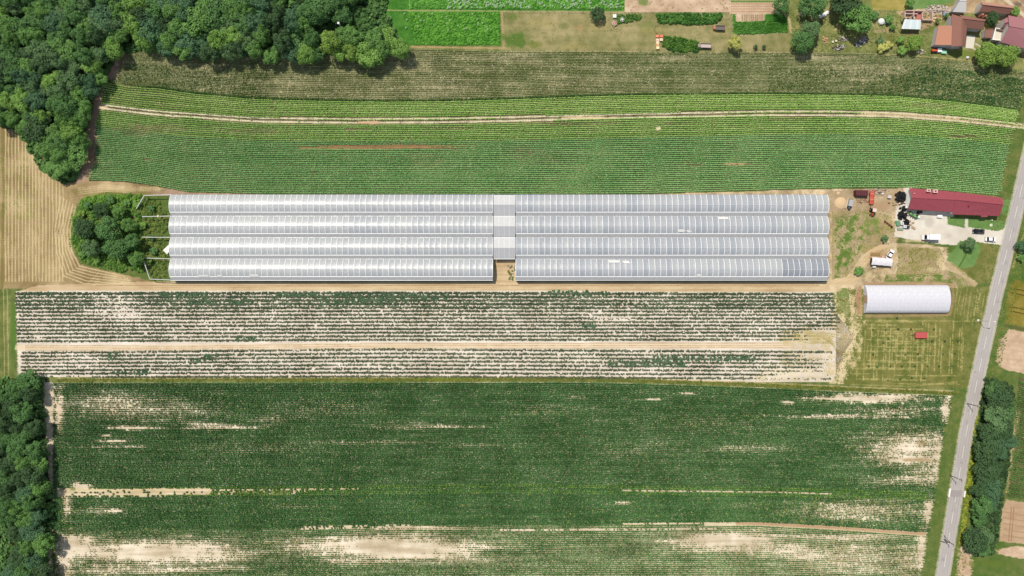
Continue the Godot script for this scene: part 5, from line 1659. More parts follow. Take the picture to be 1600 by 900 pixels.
func car(called: String, label: String, x: float, y: float, turn: float, paint: Material, len := 4.4) -> void:
	var o := thing(called, label, "car", G(x, y), turn)
	var k := len / 4.4
	var m := MB.new()
	m.side(pv([-2.2 * k, .35, -2.22 * k, .62, -2.1 * k, .86, -1.4 * k, .94, 1.0 * k, .95, 1.9 * k, .82, 2.18 * k, .62, 2.2 * k, .35]), -.88, .88, .06)
	part("body", m.mesh(paint), o)
	m = MB.new()
	m.side(pv([-1.75 * k, .93, -1.25 * k, 1.36, .3 * k, 1.38, 1.05 * k, .94]), -.8, .8, .16)
	part("window_band", m.mesh(mat(Color(.05, .06, .07), .08, .0, .7)), o)
	m = MB.new()
	m.side(pv([-1.2 * k, 1.36, -1.05 * k, 1.44, .05 * k, 1.45, .25 * k, 1.38]), -.64, .64, .05)
	part("roof", m.mesh(paint), o)
	for s in [-1, 1]:
		for e in [-1.32, 1.38]: wheel(o, Vector3(e * k, .32, s * .78), .32, .22)
		m = MB.new()
		m.box(Vector3(2.13 * k, .66, s * .62), Vector3(.16, .14, .36))
		part("headlight", m.mesh(mat(Color(.82, .84, .86), .1)), o)
		m = MB.new()
		m.box(Vector3(-2.16 * k, .72, s * .64), Vector3(.12, .14, .32))
		part("tail_light", m.mesh(mat(Color(.5, .04, .04), .2)), o)
		m = MB.new()
		m.box(Vector3(.75 * k, 1.0, s * .98), Vector3(.14, .12, .18))
		part("mirror", m.mesh(paint), o)

func vehicles() -> void:
	var white := mat(Color(.88, .88, .88), .25, .0, .6)
	car("parked_car", "black car parked on the concrete drive below the lawn", 1527.5, 361.5, PI - .06, mat(Color(.03, .03, .035), .2, .0, .6), 4.5)
	car("parked_car", "white car parked on the drive nearest the road", 1546.5, 374, -.05, white, 4.3)
	# white box truck
	var o := thing("box_truck", "white box truck on the concrete yard with a dark windscreen", "truck", G(1450, 371), PI)
	var m := MB.new()
	m.box(Vector3(-1.2, 1.75, 0), Vector3(4.0, 2.1, 2.1))
	part("cargo_box", m.mesh(white), o)
	m = MB.new()
	m.side(pv([.9, .45, .9, 2.3, 1.6, 2.35, 2.2, 1.5, 2.85, 1.3, 2.9, .45]), -.98, .98, .1)
	part("cab", m.mesh(white), o)
	m = MB.new()
	m.side(pv([1.66, 2.3, 2.26, 1.52, 2.3, 1.56, 1.7, 2.36]), -.84, .84, .05)
	part("windscreen", m.mesh(mat(Color(.05, .06, .07), .1)), o)
	m = MB.new()
	m.box(Vector3(-.3, .55, 0), Vector3(5.6, .22, 1.2))
	part("chassis", m.mesh(mat(Color(.12, .12, .12), .8)), o)
	for s in [-1, 1]:
		for e in [-2.2, 2.0]: wheel(o, Vector3(e, .42, s * .85), .42, .28)
		m = MB.new()
		m.box(Vector3(2.88, .8, s * .7), Vector3(.1, .2, .32))
		part("headlight", m.mesh(mat(Color(.82, .84, .86), .1)), o)
		m = MB.new()
		m.box(Vector3(1.9, 1.5, s * 1.12), Vector3(.1, .3, .18))
		part("mirror", m.mesh(mat(Color(.1, .1, .1), .5)), o)
	# tarpaulin trailer on the round dirt patch
	o = thing("covered_trailer", "long trailer under a creased white sheet on the round dirt patch", "trailer", G(1374, 409), -.08)
	m = MB.new()
	var prof := func(i: int, j: int) -> Vector3:
		var x := -4.0 + i * .5
		var z := -1.45 + j * .29
		return Vector3(x, 2.0 + .35 * sin(PI * j / 10.0) + .05 * sin(i * 2.3 + j * .5 + 2.0 * sin(i * .9)), z + .06 * sin(i * 1.3))
	for i in 16:
		for j in 10: m.quad(prof.call(i, j), prof.call(i + 1, j), prof.call(i + 1, j + 1), prof.call(i, j + 1))
	for i in 16:
		for j in [0, 10]:
			var a: Vector3 = prof.call(i, j); var b: Vector3 = prof.call(i + 1, j)
			m.quad(a, b, b - Vector3.UP * .9, a - Vector3.UP * .9)
	part("tarpaulin", m.mesh(nmat(Color(.86, .85, .85), Color(.72, .71, .73), .05, .5, .6)), o)
	m = MB.new()
	m.box(Vector3(0, .95, 0), Vector3(7.8, .3, 2.4))
	m.bar(Vector3(3.9, .9, 0), Vector3(5.2, .6, 0), .15)
	part("chassis", m.mesh(mat(Color(.16, .15, .15), .8)), o)
	for s in [-1, 1]:
		for e in [-2.6, -1.6, 2.6]: wheel(o, Vector3(e, .5, s * 1.1), .5, .3)
	m = MB.new()
	m.tube(Vector3(-3.0, .3, 2.0), Vector3(-1.8, .3, 2.1), .5, .5, 10)
	tag(part("water_drum", m.mesh(mat(Color(.75, .74, .74), .5)), self, o.position + Vector3.UP * .25), "white drum lying against the covered trailer", "drum")
	# white car turned beside it
	car("parked_car", "white car standing askew on the round dirt patch", 1389.5, 397.5, 1.0, white, 4.0)
	# yellowish pallet frame
	o = thing("pallet_frame", "yellowish wooden frame lying on the round dirt patch", "wooden frame", G(1367.5, 397), -.03)
	for k in 5:
		m = MB.new()
		m.box(Vector3(0, .3, -.5 + k * .25), Vector3(3.8, .08, .14))
		part("plank", m.mesh(nmat(C(206, 174, 116), C(182, 148, 96), .1, .6, .9)), o)
	for k in 4:
		m = MB.new()
		m.box(Vector3(-1.8 + k * 1.2, .13, 0), Vector3(.16, .26, 1.3))
		part("bearer", m.mesh(mat(C(160, 128, 84), .9)), o)
	m = MB.new()
	m.box(Vector3(0, .3, 0), Vector3(.9, .5, .7))
	m.box(Vector3(0, .57, 0), Vector3(1.0, .06, .8))
	tag(part("crate", m.mesh(mat(C(214, 176, 156), .8)), self, G(1378.5, 401)), "pinkish crate between pallet frame and white car", "crate")
	# red flat trailer on the meadow
	o = thing("flat_trailer", "red flat trailer standing alone on the mown meadow", "trailer", G(1437, 523.3), PI)
	m = MB.new()
	m.box(Vector3(0, 1.0, 0), Vector3(4.6, .12, 2.35))
	for s in [-1, 1]:
		m.box(Vector3(0, 1.12, s * 1.15), Vector3(4.6, .2, .06))
		m.box(Vector3(s * 2.28, 1.12, 0), Vector3(.06, .2, 2.3))
	part("deck", m.mesh(nmat(C(206, 100, 96), C(190, 86, 84), .05, .5, .6)), o)
	m = MB.new()
	m.bar(Vector3(2.3, .85, .4), Vector3(3.5, .6, 0), .1)
	m.bar(Vector3(2.3, .85, -.4), Vector3(3.5, .6, 0), .1)
	part("drawbar", m.mesh(mat(C(120, 50, 50), .7)), o)
	for s in [-1, 1]:
		for e in [-.9, .5]: wheel(o, Vector3(e, .42, s * .9), .42, .28)
	# tractor and red trailer in the yard
	o = thing("tractor", "small red tractor with a pale roof in front of the narrow red trailer", "tractor", G(1362, 331), -PI / 2 - .12)
	var red := mat(C(176, 66, 50), .5)
	m = MB.new()
	m.side(pv([.1, .7, .1, 1.3, 1.5, 1.2, 1.7, 1.0, 1.7, .7]), -.35, .35, .05)
	part("bonnet", m.mesh(red), o)
	m = MB.new()
	for q in [[-.9, -.6], [-.9, .6], [.1, -.6], [.1, .6]]: m.bar(Vector3(q[0], 1.0, q[1]), Vector3(q[0], 2.2, q[1]), .08)
	var cab := part("cab_frame", m.mesh(mat(Color(.15, .15, .15), .6)), o)
	m = MB.new()
	m.box(Vector3(-.4, 2.26, 0), Vector3(1.35, .14, 1.45))
	part("cab_roof", m.mesh(mat(C(236, 214, 196), .5)), cab)
	m = MB.new()
	m.box(Vector3(-.4, .85, 0), Vector3(1.3, .5, 1.0))
	part("seat_base", m.mesh(mat(Color(.12, .12, .12), .8)), o)
	for s in [-1, 1]:
		wheel(o, Vector3(-.6, .7, s * .85), .7, .4)
		wheel(o, Vector3(1.3, .42, s * .7), .42, .28)
	o = thing("grain_trailer", "narrow red trailer with slatted boards standing in the dirt yard", "trailer", G(1360, 309), -PI / 2 - .06)
	for k in 7:
		m = MB.new()
		m.box(Vector3(-2.2 + k * .74, 1.0, 0), Vector3(.66, .1, 1.5))
		part("plank", m.mesh(mat([C(214, 98, 80), C(222, 128, 108), C(204, 86, 70)][k % 3], .7)), o)
	for s in [-1, 1]:
		m = MB.new()
		m.box(Vector3(0, 1.2, s * .8), Vector3(5.2, .42, .07))
		part("side_board", m.mesh(mat(C(202, 92, 76), .7)), o)
		for e in [-1.4, 1.4]: wheel(o, Vector3(e, .42, s * .6), .42, .26)
	m = MB.new()
	m.bar(Vector3(2.6, .8, 0), Vector3(4.0, .6, 0), .12)
	part("drawbar", m.mesh(mat(Color(.2, .16, .15), .7)), o)
	# grey seed drill
	o = thing("seed_drill", "grey farm machine with a pale side beam near the greenhouse end", "farm machine", G(1325.5, 319), -.2)
	m = MB.new()
	m.box(Vector3(.3, 1.0, -.4), Vector3(1.5, .9, 2.6))
	part("hopper", m.mesh(mat(Color(.60, .61, .62), .5)), o)
	m = MB.new()
	m.bar(Vector3(-.8, .6, -2.2), Vector3(-.9, .6, 2.0), .35, .3)
	part("side_beam", m.mesh(mat(C(214, 200, 176), .7)), o)
	m = MB.new()
	m.tube(Vector3(.3, .5, 1.2), Vector3(.3, .5, 1.6), .8, .8, 12)
	m.tube(Vector3(.3, .9, 1.8), Vector3(.3, 1.0, 2.2), .5, .4, 10)
	part("fan", m.mesh(mat(Color(.22, .23, .26), .5)), o)
	m = MB.new()
	for k in 5:
		m = MB.new()
		m.bar(Vector3(-.4 + k * .35, 1.0, -1.6), Vector3(-.4 + k * .35, .1, -2.2), .08)
		part("tine", m.mesh(mat(Color(.3, .34, .26), .7)), o)
	wheel(o, Vector3(1.0, .4, 1.0), .4, .25)
	# rusty plough
	o = thing("plough", "rusty brown plough lying at the edge of the concrete yard", "plough", G(1387, 349.5), -.62)
	var rust := nmat(C(150, 84, 64), C(110, 62, 50), .1, .8, .9)
	m = MB.new()
	m.bar(Vector3(-2.0, .7, 0), Vector3(2.2, .7, .1), .22)
	m.bar(Vector3(-2.0, .7, -.4), Vector3(-1.6, .7, .7), .18)
	part("frame", m.mesh(rust), o)
	for k in 4:
		m = MB.new()
		var x := -1.5 + k * 1.0
		m.slab([Vector3(x, .75, -.1), Vector3(x + .6, .5, .1), Vector3(x + .45, .1, .55), Vector3(x - .1, .15, .45)], .06)
		m.bar(Vector3(x + .2, .7, 0), Vector3(x + .2, .2, .3), .1)
		part("share", m.mesh(rust), o)
	wheel(o, Vector3(2.0, .35, .5), .35, .2)
	# maroon container
	o = thing("container", "dark maroon ribbed container at the edge of the bean field", "container", G(1343, 302.5), -.03)
	m = MB.new()
	m.box(Vector3(0, 1.0, 0), Vector3(4.8, 2.0, 2.1))
	part("walls", m.mesh(mat(C(84, 40, 44), .7)), o)
	for k in 12:
		m = MB.new()
		m.box(Vector3(-2.2 + k * .4, 2.05, 0), Vector3(.26, .1, 2.16))
		part("roof_rib", m.mesh(mat(C(112, 54, 60) if k % 2 else C(98, 46, 52), .6)), o)
	m = MB.new()
	m.box(Vector3(2.44, 1.0, 0), Vector3(.06, 1.8, 1.9))
	part("door", m.mesh(mat(C(96, 48, 50), .7)), o)
	# two trailers on the dry yard
	for e in [["box_trailer", "small trailer with a dark open bed and an orange front on the dry yard", 1124, 45, 3.6, C(112, 108, 104), C(196, 128, 96)], ["box_trailer", "small trailer with a pale pinkish lid beside the lower weed bed", 1101.5, 73, 4.2, C(206, 190, 182), C(170, 150, 140)]]:
		o = thing(e[0], e[1], "trailer", G(e[2], e[3]), -.03)
		m = MB.new()
		m.box(Vector3(0, .95, 0), Vector3(e[4], .1, 1.6))
		part("bed", m.mesh(mat(e[5], .7)), o)
		for s in [-1, 1]:
			m = MB.new()
			m.box(Vector3(0, 1.2, s * .82), Vector3(e[4], .6, .08))
			part("side_board", m.mesh(mat(C(150, 140, 132), .7)), o)
			m = MB.new()
			m.box(Vector3(s * e[4] / 2, 1.2, 0), Vector3(.08, .6, 1.6))
			part("end_board", m.mesh(mat(e[6], .7)), o)
			wheel(o, Vector3(-.2, .4, s * .75), .4, .24)
			wheel(o, Vector3(.9, .4, s * .75), .4, .24)
		m = MB.new()
		m.box(Vector3(-e[4] / 2 - .5, 1.0, 0), Vector3(.8, .7, 1.2))
		part("front_box", m.mesh(mat(e[6], .7)), o)
		m = MB.new()
		m.bar(Vector3(-e[4] / 2, .7, 0), Vector3(-e[4] / 2 - 1.4, .6, 0), .1)
		part("drawbar", m.mesh(mat(Color(.2, .2, .2), .7)), o)

# ---------------------------------------------------------------- small things
func crate(called: String, label: String, cat: String, x: float, y: float, size: Vector3, c: Color, turn := 0.0, lid := Color(0, 0, 0, 0), group := "", y0 := 0.0) -> Node3D:
	var o := thing(called, label, cat, G(x, y) + Vector3.UP * y0, turn, group)
	var m := MB.new()
	m.box(Vector3(0, size.y / 2, 0), size)
	part("box", m.mesh(mat(c, .7)), o)
	m = MB.new()
	m.box(Vector3(0, size.y + .04, 0), Vector3(size.x + .08, .08, size.z + .08))
	part("lid", m.mesh(mat(lid if lid.a > 0 else c.lightened(.15), .6)), o)
	return o

func tank(called: String, label: String, x: float, y: float, r: float, h: float, c: Color, d: Color) -> void:
	var o := thing(called, label, "tank", G(x, y))
	var m := MB.new()
	m.lathe([[r, 0], [r, h], [r * .96, h + .04], [r * .9, h + .04], [r * .9, h - .15], [0, h - .15]], Vector3.ZERO, 18)
	part("ring", m.mesh(mat(c, .85)), o)
	m = MB.new()
	m.lathe([[r * .55, h - .14], [r * .5, h + .04], [0, h + .06]], Vector3.ZERO, 14)
	part("lid", m.mesh(mat(d, .8)), o)

func heap(called: String, label: String, cat: String, x: float, y: float, rx: float, rz: float, h: float, n: int, cols: Array, long := .9, turn := 0.0) -> void:   # a heap of pieces, each a part
	var o := thing(called, label, cat, G(x, y), turn)
	for k in n:
		var a := rng.randf() * TAU
		var r := sqrt(rng.randf())
		var m := MB.new()
		var s := Vector3(long * rng.randf_range(.5, 1.3), rng.randf_range(.1, .3), rng.randf_range(.12, .4))
		m.obox(Transform3D(Basis.from_euler(Vector3(rng.randf_range(-.25, .25), rng.randf_range(-.7, .7), rng.randf_range(-.25, .25))), Vector3(cos(a) * r * rx, .14 + (1.0 - r) * h * rng.randf(), sin(a) * r * rz)), s)
		part("board", m.mesh(mat(cols[rng.randi() % cols.size()], .85)), o)

func clutter() -> void:
	rng.seed = 55
	# tyres heaped at the barn's end and down the edge of the yard
	var tm := MB.new()
	tm.torus(Transform3D(), .42, .17, 12, 6)
	var hub := MB.new()
	hub.lathe([[.25, -.02], [.2, .06], [0, .06]], Vector3.ZERO, 10)
	var rubber := mat(Color(.035, .036, .042), .55)
	var tmesh := tm.mesh(rubber)
	var hmesh := hub.mesh(mat(Color(.10, .10, .11), .7))
	var t0: Node3D = null
	for set_ in [[1407, 308, 8.5, 7.5, 46, "black tyre in the heap against the barn's white end", "tyres heaped at the barn end"], [1411, 326, 5.5, 3.2, 16, "black tyre at the upper end of the dark row on the yard edge", "tyres in the upper yard heap"], [1410, 337, 6.5, 6.0, 34, "black tyre in the dark heap beside the green machine", "tyres in the middle yard heap"], [1416, 347, 3.6, 3.0, 10, "black tyre beside the white cube tanks", "tyres by the cube tanks"]]:
		for k in set_[4]:
			var a := rng.randf() * TAU
			var r := sqrt(rng.randf())
			var at := G(set_[0] + cos(a) * r * set_[2], set_[1] + sin(a) * r * set_[3])
			at.y = .17 + (1.0 - r) * rng.randf_range(0, 1.1)
			if t0 == null:
				t0 = thing("tyre", set_[5], "tyre", at, 0, set_[6])
				part("tread", tmesh, t0)
				part("hub", hmesh, t0)
			else:
				dup(t0, at, 0, set_[5], set_[6])
			var last: Node3D = get_child(get_child_count() - 1)
			last.rotation = Vector3(rng.randf_range(-.5, .5) if r < .8 else rng.randf_range(-.15, .15), rng.randf() * 3, rng.randf_range(-.5, .5) if r < .8 else 0.0)
			var sc := rng.randf_range(.8, 1.25)
			last.scale = Vector3(sc, sc, sc)
	# white cube tanks in cages
	for e in [[1407.5, 349.5, "white cube tank left of its pair below the black heap"], [1412, 354.5, "white cube tank nearest the yard centre below the black heap"], [1388, 308, "white cube tank beside the tyre heap at the barn end"], [1415, 324, "white cube tank close to the barn's lower corner"]]:
		var o := thing("cube_tank", e[2], "tank", G(e[0], e[1]), rng.randf_range(-.2, .2))
		var m := MB.new()
		m.box(Vector3(0, .62, 0), Vector3(1.1, .95, 1.0))
		part("tank", m.mesh(mat(Color(.82, .82, .84), .4)), o)
		m = MB.new()
		m.box(Vector3(0, .07, 0), Vector3(1.2, .14, 1.1))
		part("pallet", m.mesh(mat(Color(.45, .38, .3), .9)), o)
		m = MB.new()
		for q in [-.56, -.19, .19, .56]:
			m.bar(Vector3(q, .14, -.52), Vector3(q, 1.14, -.52), .03)
			m.bar(Vector3(q, .14, .52), Vector3(q, 1.14, .52), .03)
			m.bar(Vector3(q, 1.13, -.52), Vector3(q, 1.13, .52), .03)
		part("cage", m.mesh(mat(Color(.6, .6, .62), .4, .6)), o)
		m = MB.new()
		m.lathe([[.16, 1.1], [.16, 1.18], [0, 1.18]], Vector3.ZERO, 10)
		part("cap", m.mesh(mat(Color(.2, .2, .22), .6)), o)
	# green machine
	var g := mat(C(76, 150, 80), .5)
	var g2 := mat(C(124, 178, 84), .5)
	var o := thing("planter", "green planting machine under the barn eave beside the black heap", "farm machine", G(1425, 337), -.5)
	var m := MB.new()
	m.bar(Vector3(-1.8, .7, 0), Vector3(1.8, .7, 0), .2)
	m.bar(Vector3(-1.2, .7, -.9), Vector3(1.2, .7, -.9), .16)
	part("frame", m.mesh(g), o)
	for k in 4:
		m = MB.new()
		m.side(pv([-1.6 + k * .95, .7, -1.7 + k * .95, 1.3, -1.0 + k * .95, 1.3, -1.15 + k * .95, .7]), -.4, .4, .08)
		part("hopper", m.mesh(g if k % 2 else g2), o)
		m = MB.new()
		m.tube(Vector3(-1.35 + k * .95, .3, .7), Vector3(-1.25 + k * .95, .3, .7), .3, .3, 10)
		m.bar(Vector3(-1.3 + k * .95, .7, .1), Vector3(-1.3 + k * .95, .3, .7), .08)
		part("disc", m.mesh(mat(Color(.2, .2, .2), .5)), o)
	for s in [-1, 1]: wheel(o, Vector3(s * 1.5, .4, -.9), .4, .25)
	o = thing("sprayer", "dark grey machine beside the green planter under the barn eave", "farm machine", G(1435.5, 332), .2)
	m = MB.new()
	m.side(pv([-.8, .4, -.9, 1.2, .2, 1.35, .9, 1.0, .9, .4]), -.5, .5, .1)
	part("body", m.mesh(mat(Color(.09, .10, .11), .5)), o)
	m = MB.new()
	m.bar(Vector3(-1.2, .5, 0), Vector3(1.5, .5, 0), .14)
	part("beam", m.mesh(mat(Color(.2, .22, .22), .6)), o)
	for s in [-1, 1]: wheel(o, Vector3(-.4, .35, s * .6), .35, .2)
	m = MB.new()
	m.lathe([[0, 0], [.42, .02], [.5, .3], [.42, .6], [.15, .72], [0, .72]], Vector3.ZERO, 12)
	tag(part("white_drum", m.mesh(mat(Color(.84, .84, .84), .4)), self, G(1435, 339.5)), "white rounded drum standing on concrete beside the dark grey machine", "drum")
	crate("green_crate", "flat green crate at the left corner of the black heap", "crate", 1402, 349, Vector3(1.4, .6, 2.0), C(72, 128, 84), .1)
	crate("green_crate", "greyish green crate below the two white cube tanks", "crate", 1406, 358, Vector3(2.2, .4, .9), C(120, 140, 118), -.1)
	crate("black_crate", "black crate right of the lower cube tank", "crate", 1417, 355, Vector3(1.2, .8, 1.0), Color(.05, .05, .06), .1)
	for e in [[1422, 351], [1426, 348], [1425, 355], [1428, 357], [1421, 345.5]]:
		crate("pale_crate", "small pale brown crate scattered right of the black heap", "crate", e[0], e[1], Vector3(.8, .4, .6), C(212, 190, 164), rng.randf_range(0, 3), C(190, 160, 130), "pale crates right of the black heap")
	# canopy and white unit on the yard
	o = thing("gas_cage", "small white box at the step of the barn's lower eave", "cabinet", G(1485.5, 333.5), -.06)
	m = MB.new()
	m.box(Vector3(0, 1.0, 0), Vector3(.9, 2.0, .8))
	part("cabinet", m.mesh(mat(Color(.86, .85, .84), .5)), o)
	m = MB.new()
	m.box(Vector3(0, 2.06, 0), Vector3(1.1, .1, 1.0))
	part("lid", m.mesh(mat(Color(.88, .88, .88), .4)), o)
	crate("white_chest", "white chest standing alone in the middle of the concrete yard", "chest", 1466.5, 338.3, Vector3(1.7, .9, .9), Color(.86, .86, .86), -.05, Color(.92, .92, .92))
	m = MB.new()
	for k in 4: m.box(Vector3(-.27 + (k % 2) * .54, .06, -.27 + (k / 2) * .54), Vector3(.5, .12, .5))
	m.box(Vector3(0, .4, -1.9), Vector3(.4, .8, .4))
	tag(part("well_cover", m.mesh(mat(C(222, 222, 196), .8)), self, G(1548.3, 351.8)), "square pale well cover on the lawn strip in front of the barn", "well cover")
	# loose things in the dirt yard
	heap("scrap_heap", "grey scrap strewn between red trailer and tyre heap", "scrap heap", 1374, 299, 4.0, 1.4, .3, 26, [C(150, 140, 130), C(190, 182, 172), C(110, 98, 90), C(170, 140, 120)], .9)
	heap("scrap_heap", "rusty scrap lying below the maroon container", "scrap heap", 1346, 314, 2.2, .9, .2, 14, [C(150, 100, 84), C(120, 88, 76), C(180, 150, 130)], .8)
	heap("scrap_heap", "brown boards strewn below the barn end tyre heap", "scrap heap", 1402, 318, 3.6, .9, .3, 16, [C(90, 72, 58), C(140, 118, 98), C(70, 62, 56)], .9)
	heap("board_pile", "pale boards left at the upper corner of the right greenhouse", "board pile", 1259.5, 303.5, .9, .25, .1, 5, [C(216, 196, 176)], 1.6)
	for e in [[1284, 304.5, 1.2], [1310, 302, .7], [1314, 318, 2.6]]:
		m = MB.new()
		m.lathe([[e[2], 0], [e[2] * .8, .2 * e[2]], [e[2] * .4, .36 * e[2]], [0, .4 * e[2]]], Vector3.ZERO, 12)
		tag(part("sand_heap", m.mesh(nmat(C(216, 184, 142), C(232, 204, 166), .1, .5, .95)), self, G(e[0], e[1])), ["small sand heap at the greenhouse corner", "tiny sand heap above the large sand heap", "large flat sand heap beside the grey farm machine"][[1284, 1310, 1314].find(e[0])], "sand heap")
	m = MB.new()
	m.lathe([[.35, 0], [.4, .4], [.2, .7], [0, .72]], Vector3.ZERO, 10)
	tag(part("white_barrel", m.mesh(mat(Color(.85, .84, .8), .5)), self, G(1378.5, 303)), "single white barrel between red trailer and tyre heap", "barrel")
	# boxes on the dry yard
	var boxes := [[1026.5, 57.5, C(224, 116, 74), "orange box in the left column, topmost"], [1033, 57.5, C(216, 104, 66), "orange box topmost on the right"], [1026.8, 63.5, C(236, 206, 166), "cream box right below the left orange one"], [1032.6, 63, C(232, 198, 160), "cream box right below the right orange one"], [1027, 67, C(238, 214, 170), "cream box third in the left column"], [1027, 71, C(206, 150, 90), "brownish box fourth in the left column"], [1027.2, 75.5, C(240, 222, 160), "pale yellow box at the bottom of the left column"]]
	for e in boxes: crate("painted_box", e[3], "box", e[0], e[1], Vector3(1.1, .8, .95), e[2], rng.randf_range(-.06, .06), Color(0, 0, 0, 0), "painted boxes beside the lower weed bed")
	tank("round_tank", "round tank with a pinkish lid, leftmost below the white chest", 959.5, 36.5, 1.2, .8, C(190, 170, 150), C(206, 150, 132))
	tank("round_tank", "round pale grey tank right of the pinkish one", 972, 31.5, .95, .8, C(190, 190, 184), C(212, 210, 202))
	crate("white_chest", "white chest above the two round tanks on the dry yard", "chest", 959.8, 26.5, Vector3(1.2, 1.0, 1.2), Color(.72, .74, .74), 0, Color(.84, .86, .85))
	heap("scrap_heap", "dried weeds and boards below the two round tanks", "scrap heap", 959, 44, 1.3, 1.2, .3, 12, [C(180, 172, 120), C(150, 150, 96)], .7)
	# bales and bags by the village trees
	for e in [[1249.5, 22.5, C(226, 206, 170), "cream round bale, leftmost of the four under the yard trees"], [1256, 24.3, C(228, 200, 164), "cream round bale in the middle of the four under the yard trees"], [1257, 20, C(222, 220, 208), "whitish round bale behind the two cream ones"], [1263.5, 25.5, C(168, 116, 84), "brown round bale at the end of the four under the yard trees"]]:
		m = MB.new()
		m.lathe([[.62, 0], [.7, .2], [.7, .9], [.58, 1.1], [0, 1.15]], Vector3.ZERO, 12)
		tag(part("round_bale", m.mesh(mat(e[2], .8)), self, G(e[0], e[1])), e[3], "bale")
	for e in [[1282, 25.5, "white plastic bag left of the two larger ones under the yard trees"], [1288, 23, "bright white plastic bag against the dark yard trees"], [1291.5, 20.5, "white plastic bag farthest right under the yard trees"]]:
		m = MB.new()
		m.lathe([[.6, 0], [.85, .3], [.7, .8], [.3, 1.05], [0, 1.1]], Vector3.ZERO, 9)
		tag(part("white_bag", m.mesh(mat(Color(.86, .86, .87), .5)), self, G(e[0], e[1])), e[2], "bag")
	m = MB.new()
	m.lathe([[.9, 0], [1.35, .4], [1.2, 1.0], [.6, 1.4], [0, 1.5]], Vector3.ZERO, 9)
	tag(part("white_cover", m.mesh(nmat(Color(.86, .88, .86), Color(.78, .80, .78), .1, .4, .6)), self, G(1376, 34.5)), "large white sheeted lump in the overgrown yard", "covered heap")
	heap("scrap_heap", "grey scrap beside the large white sheeted lump", "scrap heap", 1385, 36, 1.4, .9, .4, 14, [C(170, 176, 180), C(120, 124, 126), C(200, 200, 196)], .8)
	var tim := [C(170, 158, 148), C(140, 128, 120), C(196, 188, 178), C(104, 94, 90)]
	heap("timber_heap", "grey weathered timber heap, upper one left of the green path", "timber heap", 1316.5, 61, 2.2, .9, .7, 34, tim, 1.3, -.1)
	heap("timber_heap", "dark junk heap with white pieces at the field edge", "timber heap", 1310, 74, 2.6, 1.2, .6, 44, [C(90, 72, 70), C(60, 50, 52), C(206, 200, 196), C(150, 130, 124)], .9)
	heap("timber_heap", "grey timber heap nearest the large round tree", "timber heap", 1350, 61.5, 2.1, .9, .7, 34, tim, 1.3)
	heap("timber_heap", "bluish grey junk heap just below the heap by the large round tree", "timber heap", 1343.5, 68.5, 2.3, 1.1, .6, 36, [C(150, 152, 162), C(200, 202, 208), C(96, 94, 100)], 1.0, .4)
	heap("board_pile", "pale boards leaning beside the greyish pair of trees", "board pile", 1289, 62, .9, 1.8, .4, 16, [C(216, 176, 138), C(196, 150, 118)], 1.0)
	for e in [[1300.5, 66, "cream pot left of two above the dark junk heap"], [1305.5, 64.5, "cream pot right of two above the dark junk heap"]]:
		m = MB.new()
		m.lathe([[.3, 0], [.45, .5], [.4, .62], [0, .5]], Vector3.ZERO, 10)
		tag(part("clay_pot", m.mesh(mat(C(232, 224, 196), .8)), self, G(e[0], e[1])), e[2], "pot")
	heap("rubble_heap", "heap of pale rubble behind the green bush at the field edge", "rubble heap", 1438, 81, 2.2, .8, .5, 26, [C(216, 206, 190), C(190, 180, 166), C(150, 140, 128)], .7)
	heap("log_pile", "yellowish log pile right of the roofless walls", "log pile", 1462, 29, 2.2, 1.8, .9, 60, [C(206, 182, 130), C(226, 206, 160), C(170, 140, 92)], .8)
	heap("stone_heap", "wide heap of pale broken stone behind the log pile", "stone heap", 1464, 15, 4.6, 2.0, .9, 120, [C(206, 192, 178), C(222, 210, 196), C(182, 166, 154)], .5)
	heap("board_pile", "pale boards stacked along the orange roofed wing", "board pile", 1461.5, 52, .6, 2.0, .6, 16, [C(206, 196, 184), C(180, 168, 156)], .7)
	# red machine, white and mint containers by the house
	o = thing("red_machine", "red and black machine beside the white and mint containers", "farm machine", G(1458.5, 80.5), -.04)
	m = MB.new()
	m.box(Vector3(0, .85, -.2), Vector3(2.2, .4, .8))
	part("housing", m.mesh(mat(C(216, 92, 60), .5)), o)
	m = MB.new()
	m.box(Vector3(0, .5, 0), Vector3(2.4, .2, 1.2))
	m.bar(Vector3(-1.2, .6, .6), Vector3(1.2, .6, .6), .15)
	part("frame", m.mesh(mat(Color(.12, .09, .08), .7)), o)
	for s in [-1, 1]: wheel(o, Vector3(s * .8, .35, .7), .35, .22)
	crate("white_container", "square white container between red machine and mint container", "container", 1466, 79.5, Vector3(1.5, 1.1, 1.4), Color(.84, .86, .86), .02)
	crate("mint_container", "mint green container at the end of the row below the house", "container", 1473, 82, Vector3(1.9, .9, 1.3), C(150, 214, 182), -.1)
	m = MB.new()
	m.lathe([[.5, 0], [.6, .5], [.4, .9], [0, 1.0]], Vector3.ZERO, 8)
	tag(part("white_bag", m.mesh(mat(Color(.8, .8, .8), .6)), self, G(1510.5, 90.5)), "small white bag at the field edge below the house gable", "bag")
	m = MB.new()
	m.side(pv([-.9, 0, -1.0, .8, .6, 1.0, 1.0, .5, 1.0, 0]), -.7, .7, .15)
	tag(part("blue_cover", m.mesh(mat(C(132, 146, 176), .6)), self, G(1476, 23)), "bluish grey sheeted thing between log pile and farmhouse", "covered heap")
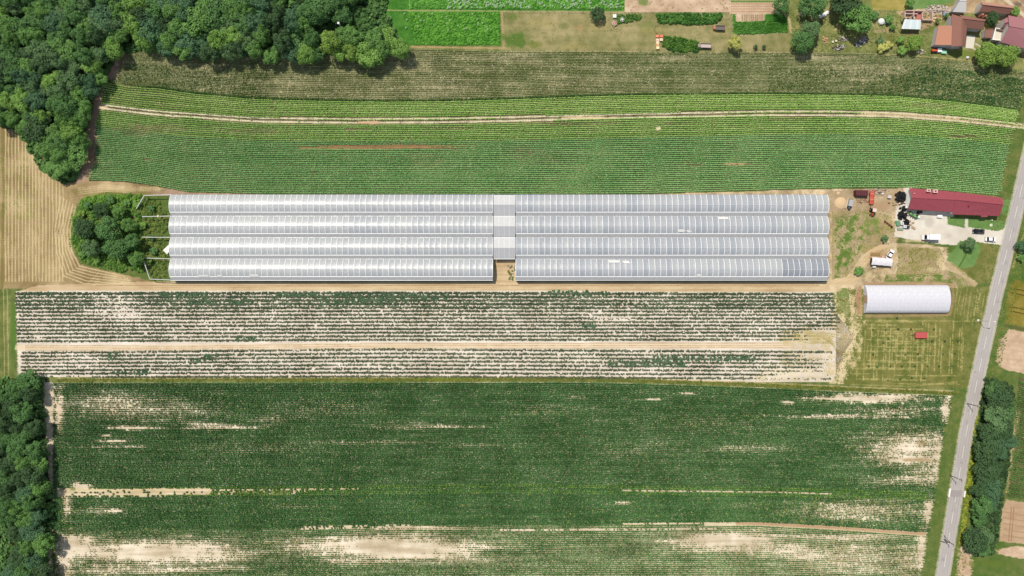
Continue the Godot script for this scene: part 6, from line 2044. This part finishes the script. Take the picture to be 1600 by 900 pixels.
	m = MB.new()
	m.slab([G(1554, 71, .4) - G(1554, 71), G(1563, 67, .4) - G(1554, 71), G(1564, 70, .4) - G(1554, 71), G(1553, 74, .4) - G(1554, 71)], .4)
	tag(part("pale_slab", m.mesh(mat(C(206, 206, 160), .8)), self, G(1554, 71)), "pale yellowish slab between the flat roof and the yellowish tree", "slab")
	# drive beside the farmhouse
	sheet("driveway", [1511, 54, 1524, 56, 1521, 76, 1508.5, 75], 3, nmat(C(222, 216, 202), C(236, 230, 216), .05, .3, .9))

func _ready() -> void:
	var cam := Camera3D.new()
	cam.name = "camera"
	cam.fov = rad_to_deg(2.0 * atan(450.0 * S / H))
	cam.near = 1.0
	cam.far = 6000.0
	cam.transform = Transform3D(Basis(Vector3.RIGHT, -PI / 2), Vector3(0, H, 0))
	add_child(cam)
	var env := Environment.new()
	env.background_mode = Environment.BG_SKY
	var sk := ProceduralSkyMaterial.new()
	sk.sky_top_color = Color(.52, .57, .65)
	sk.sky_horizon_color = Color(.80, .81, .82)
	sk.sky_curve = .2
	sk.ground_bottom_color = Color(.30, .32, .22)
	sk.ground_horizon_color = Color(.62, .66, .64)
	sk.energy_multiplier = 1.0
	env.sky = Sky.new()
	env.sky.sky_material = sk
	env.tonemap_mode = Environment.TONE_MAPPER_LINEAR
	env.tonemap_exposure = EXPOSURE
	env.sdfgi_enabled = true
	env.ssao_enabled = true
	env.ssil_enabled = true
	var we := WorldEnvironment.new()
	we.name = "world_environment"
	we.environment = env
	add_child(we)
	var sun := DirectionalLight3D.new()
	sun.name = "sun"
	sun.light_energy = 1.25
	sun.light_color = Color(1, .968, .915)
	sun.light_angular_distance = .5
	sun.shadow_enabled = true
	add_child(sun)
	sun.look_at_from_position(Vector3(-.32, 1, -.43), Vector3.ZERO, Vector3.UP)
	rng.seed = 7
	paint_ground()
	build_ground()
	build_road()
	build_greenhouses()
	tunnel()
	build_buildings()
	vehicles()
	poles()
	fences()
	clutter()
	plant_crops()
	plant_trees()
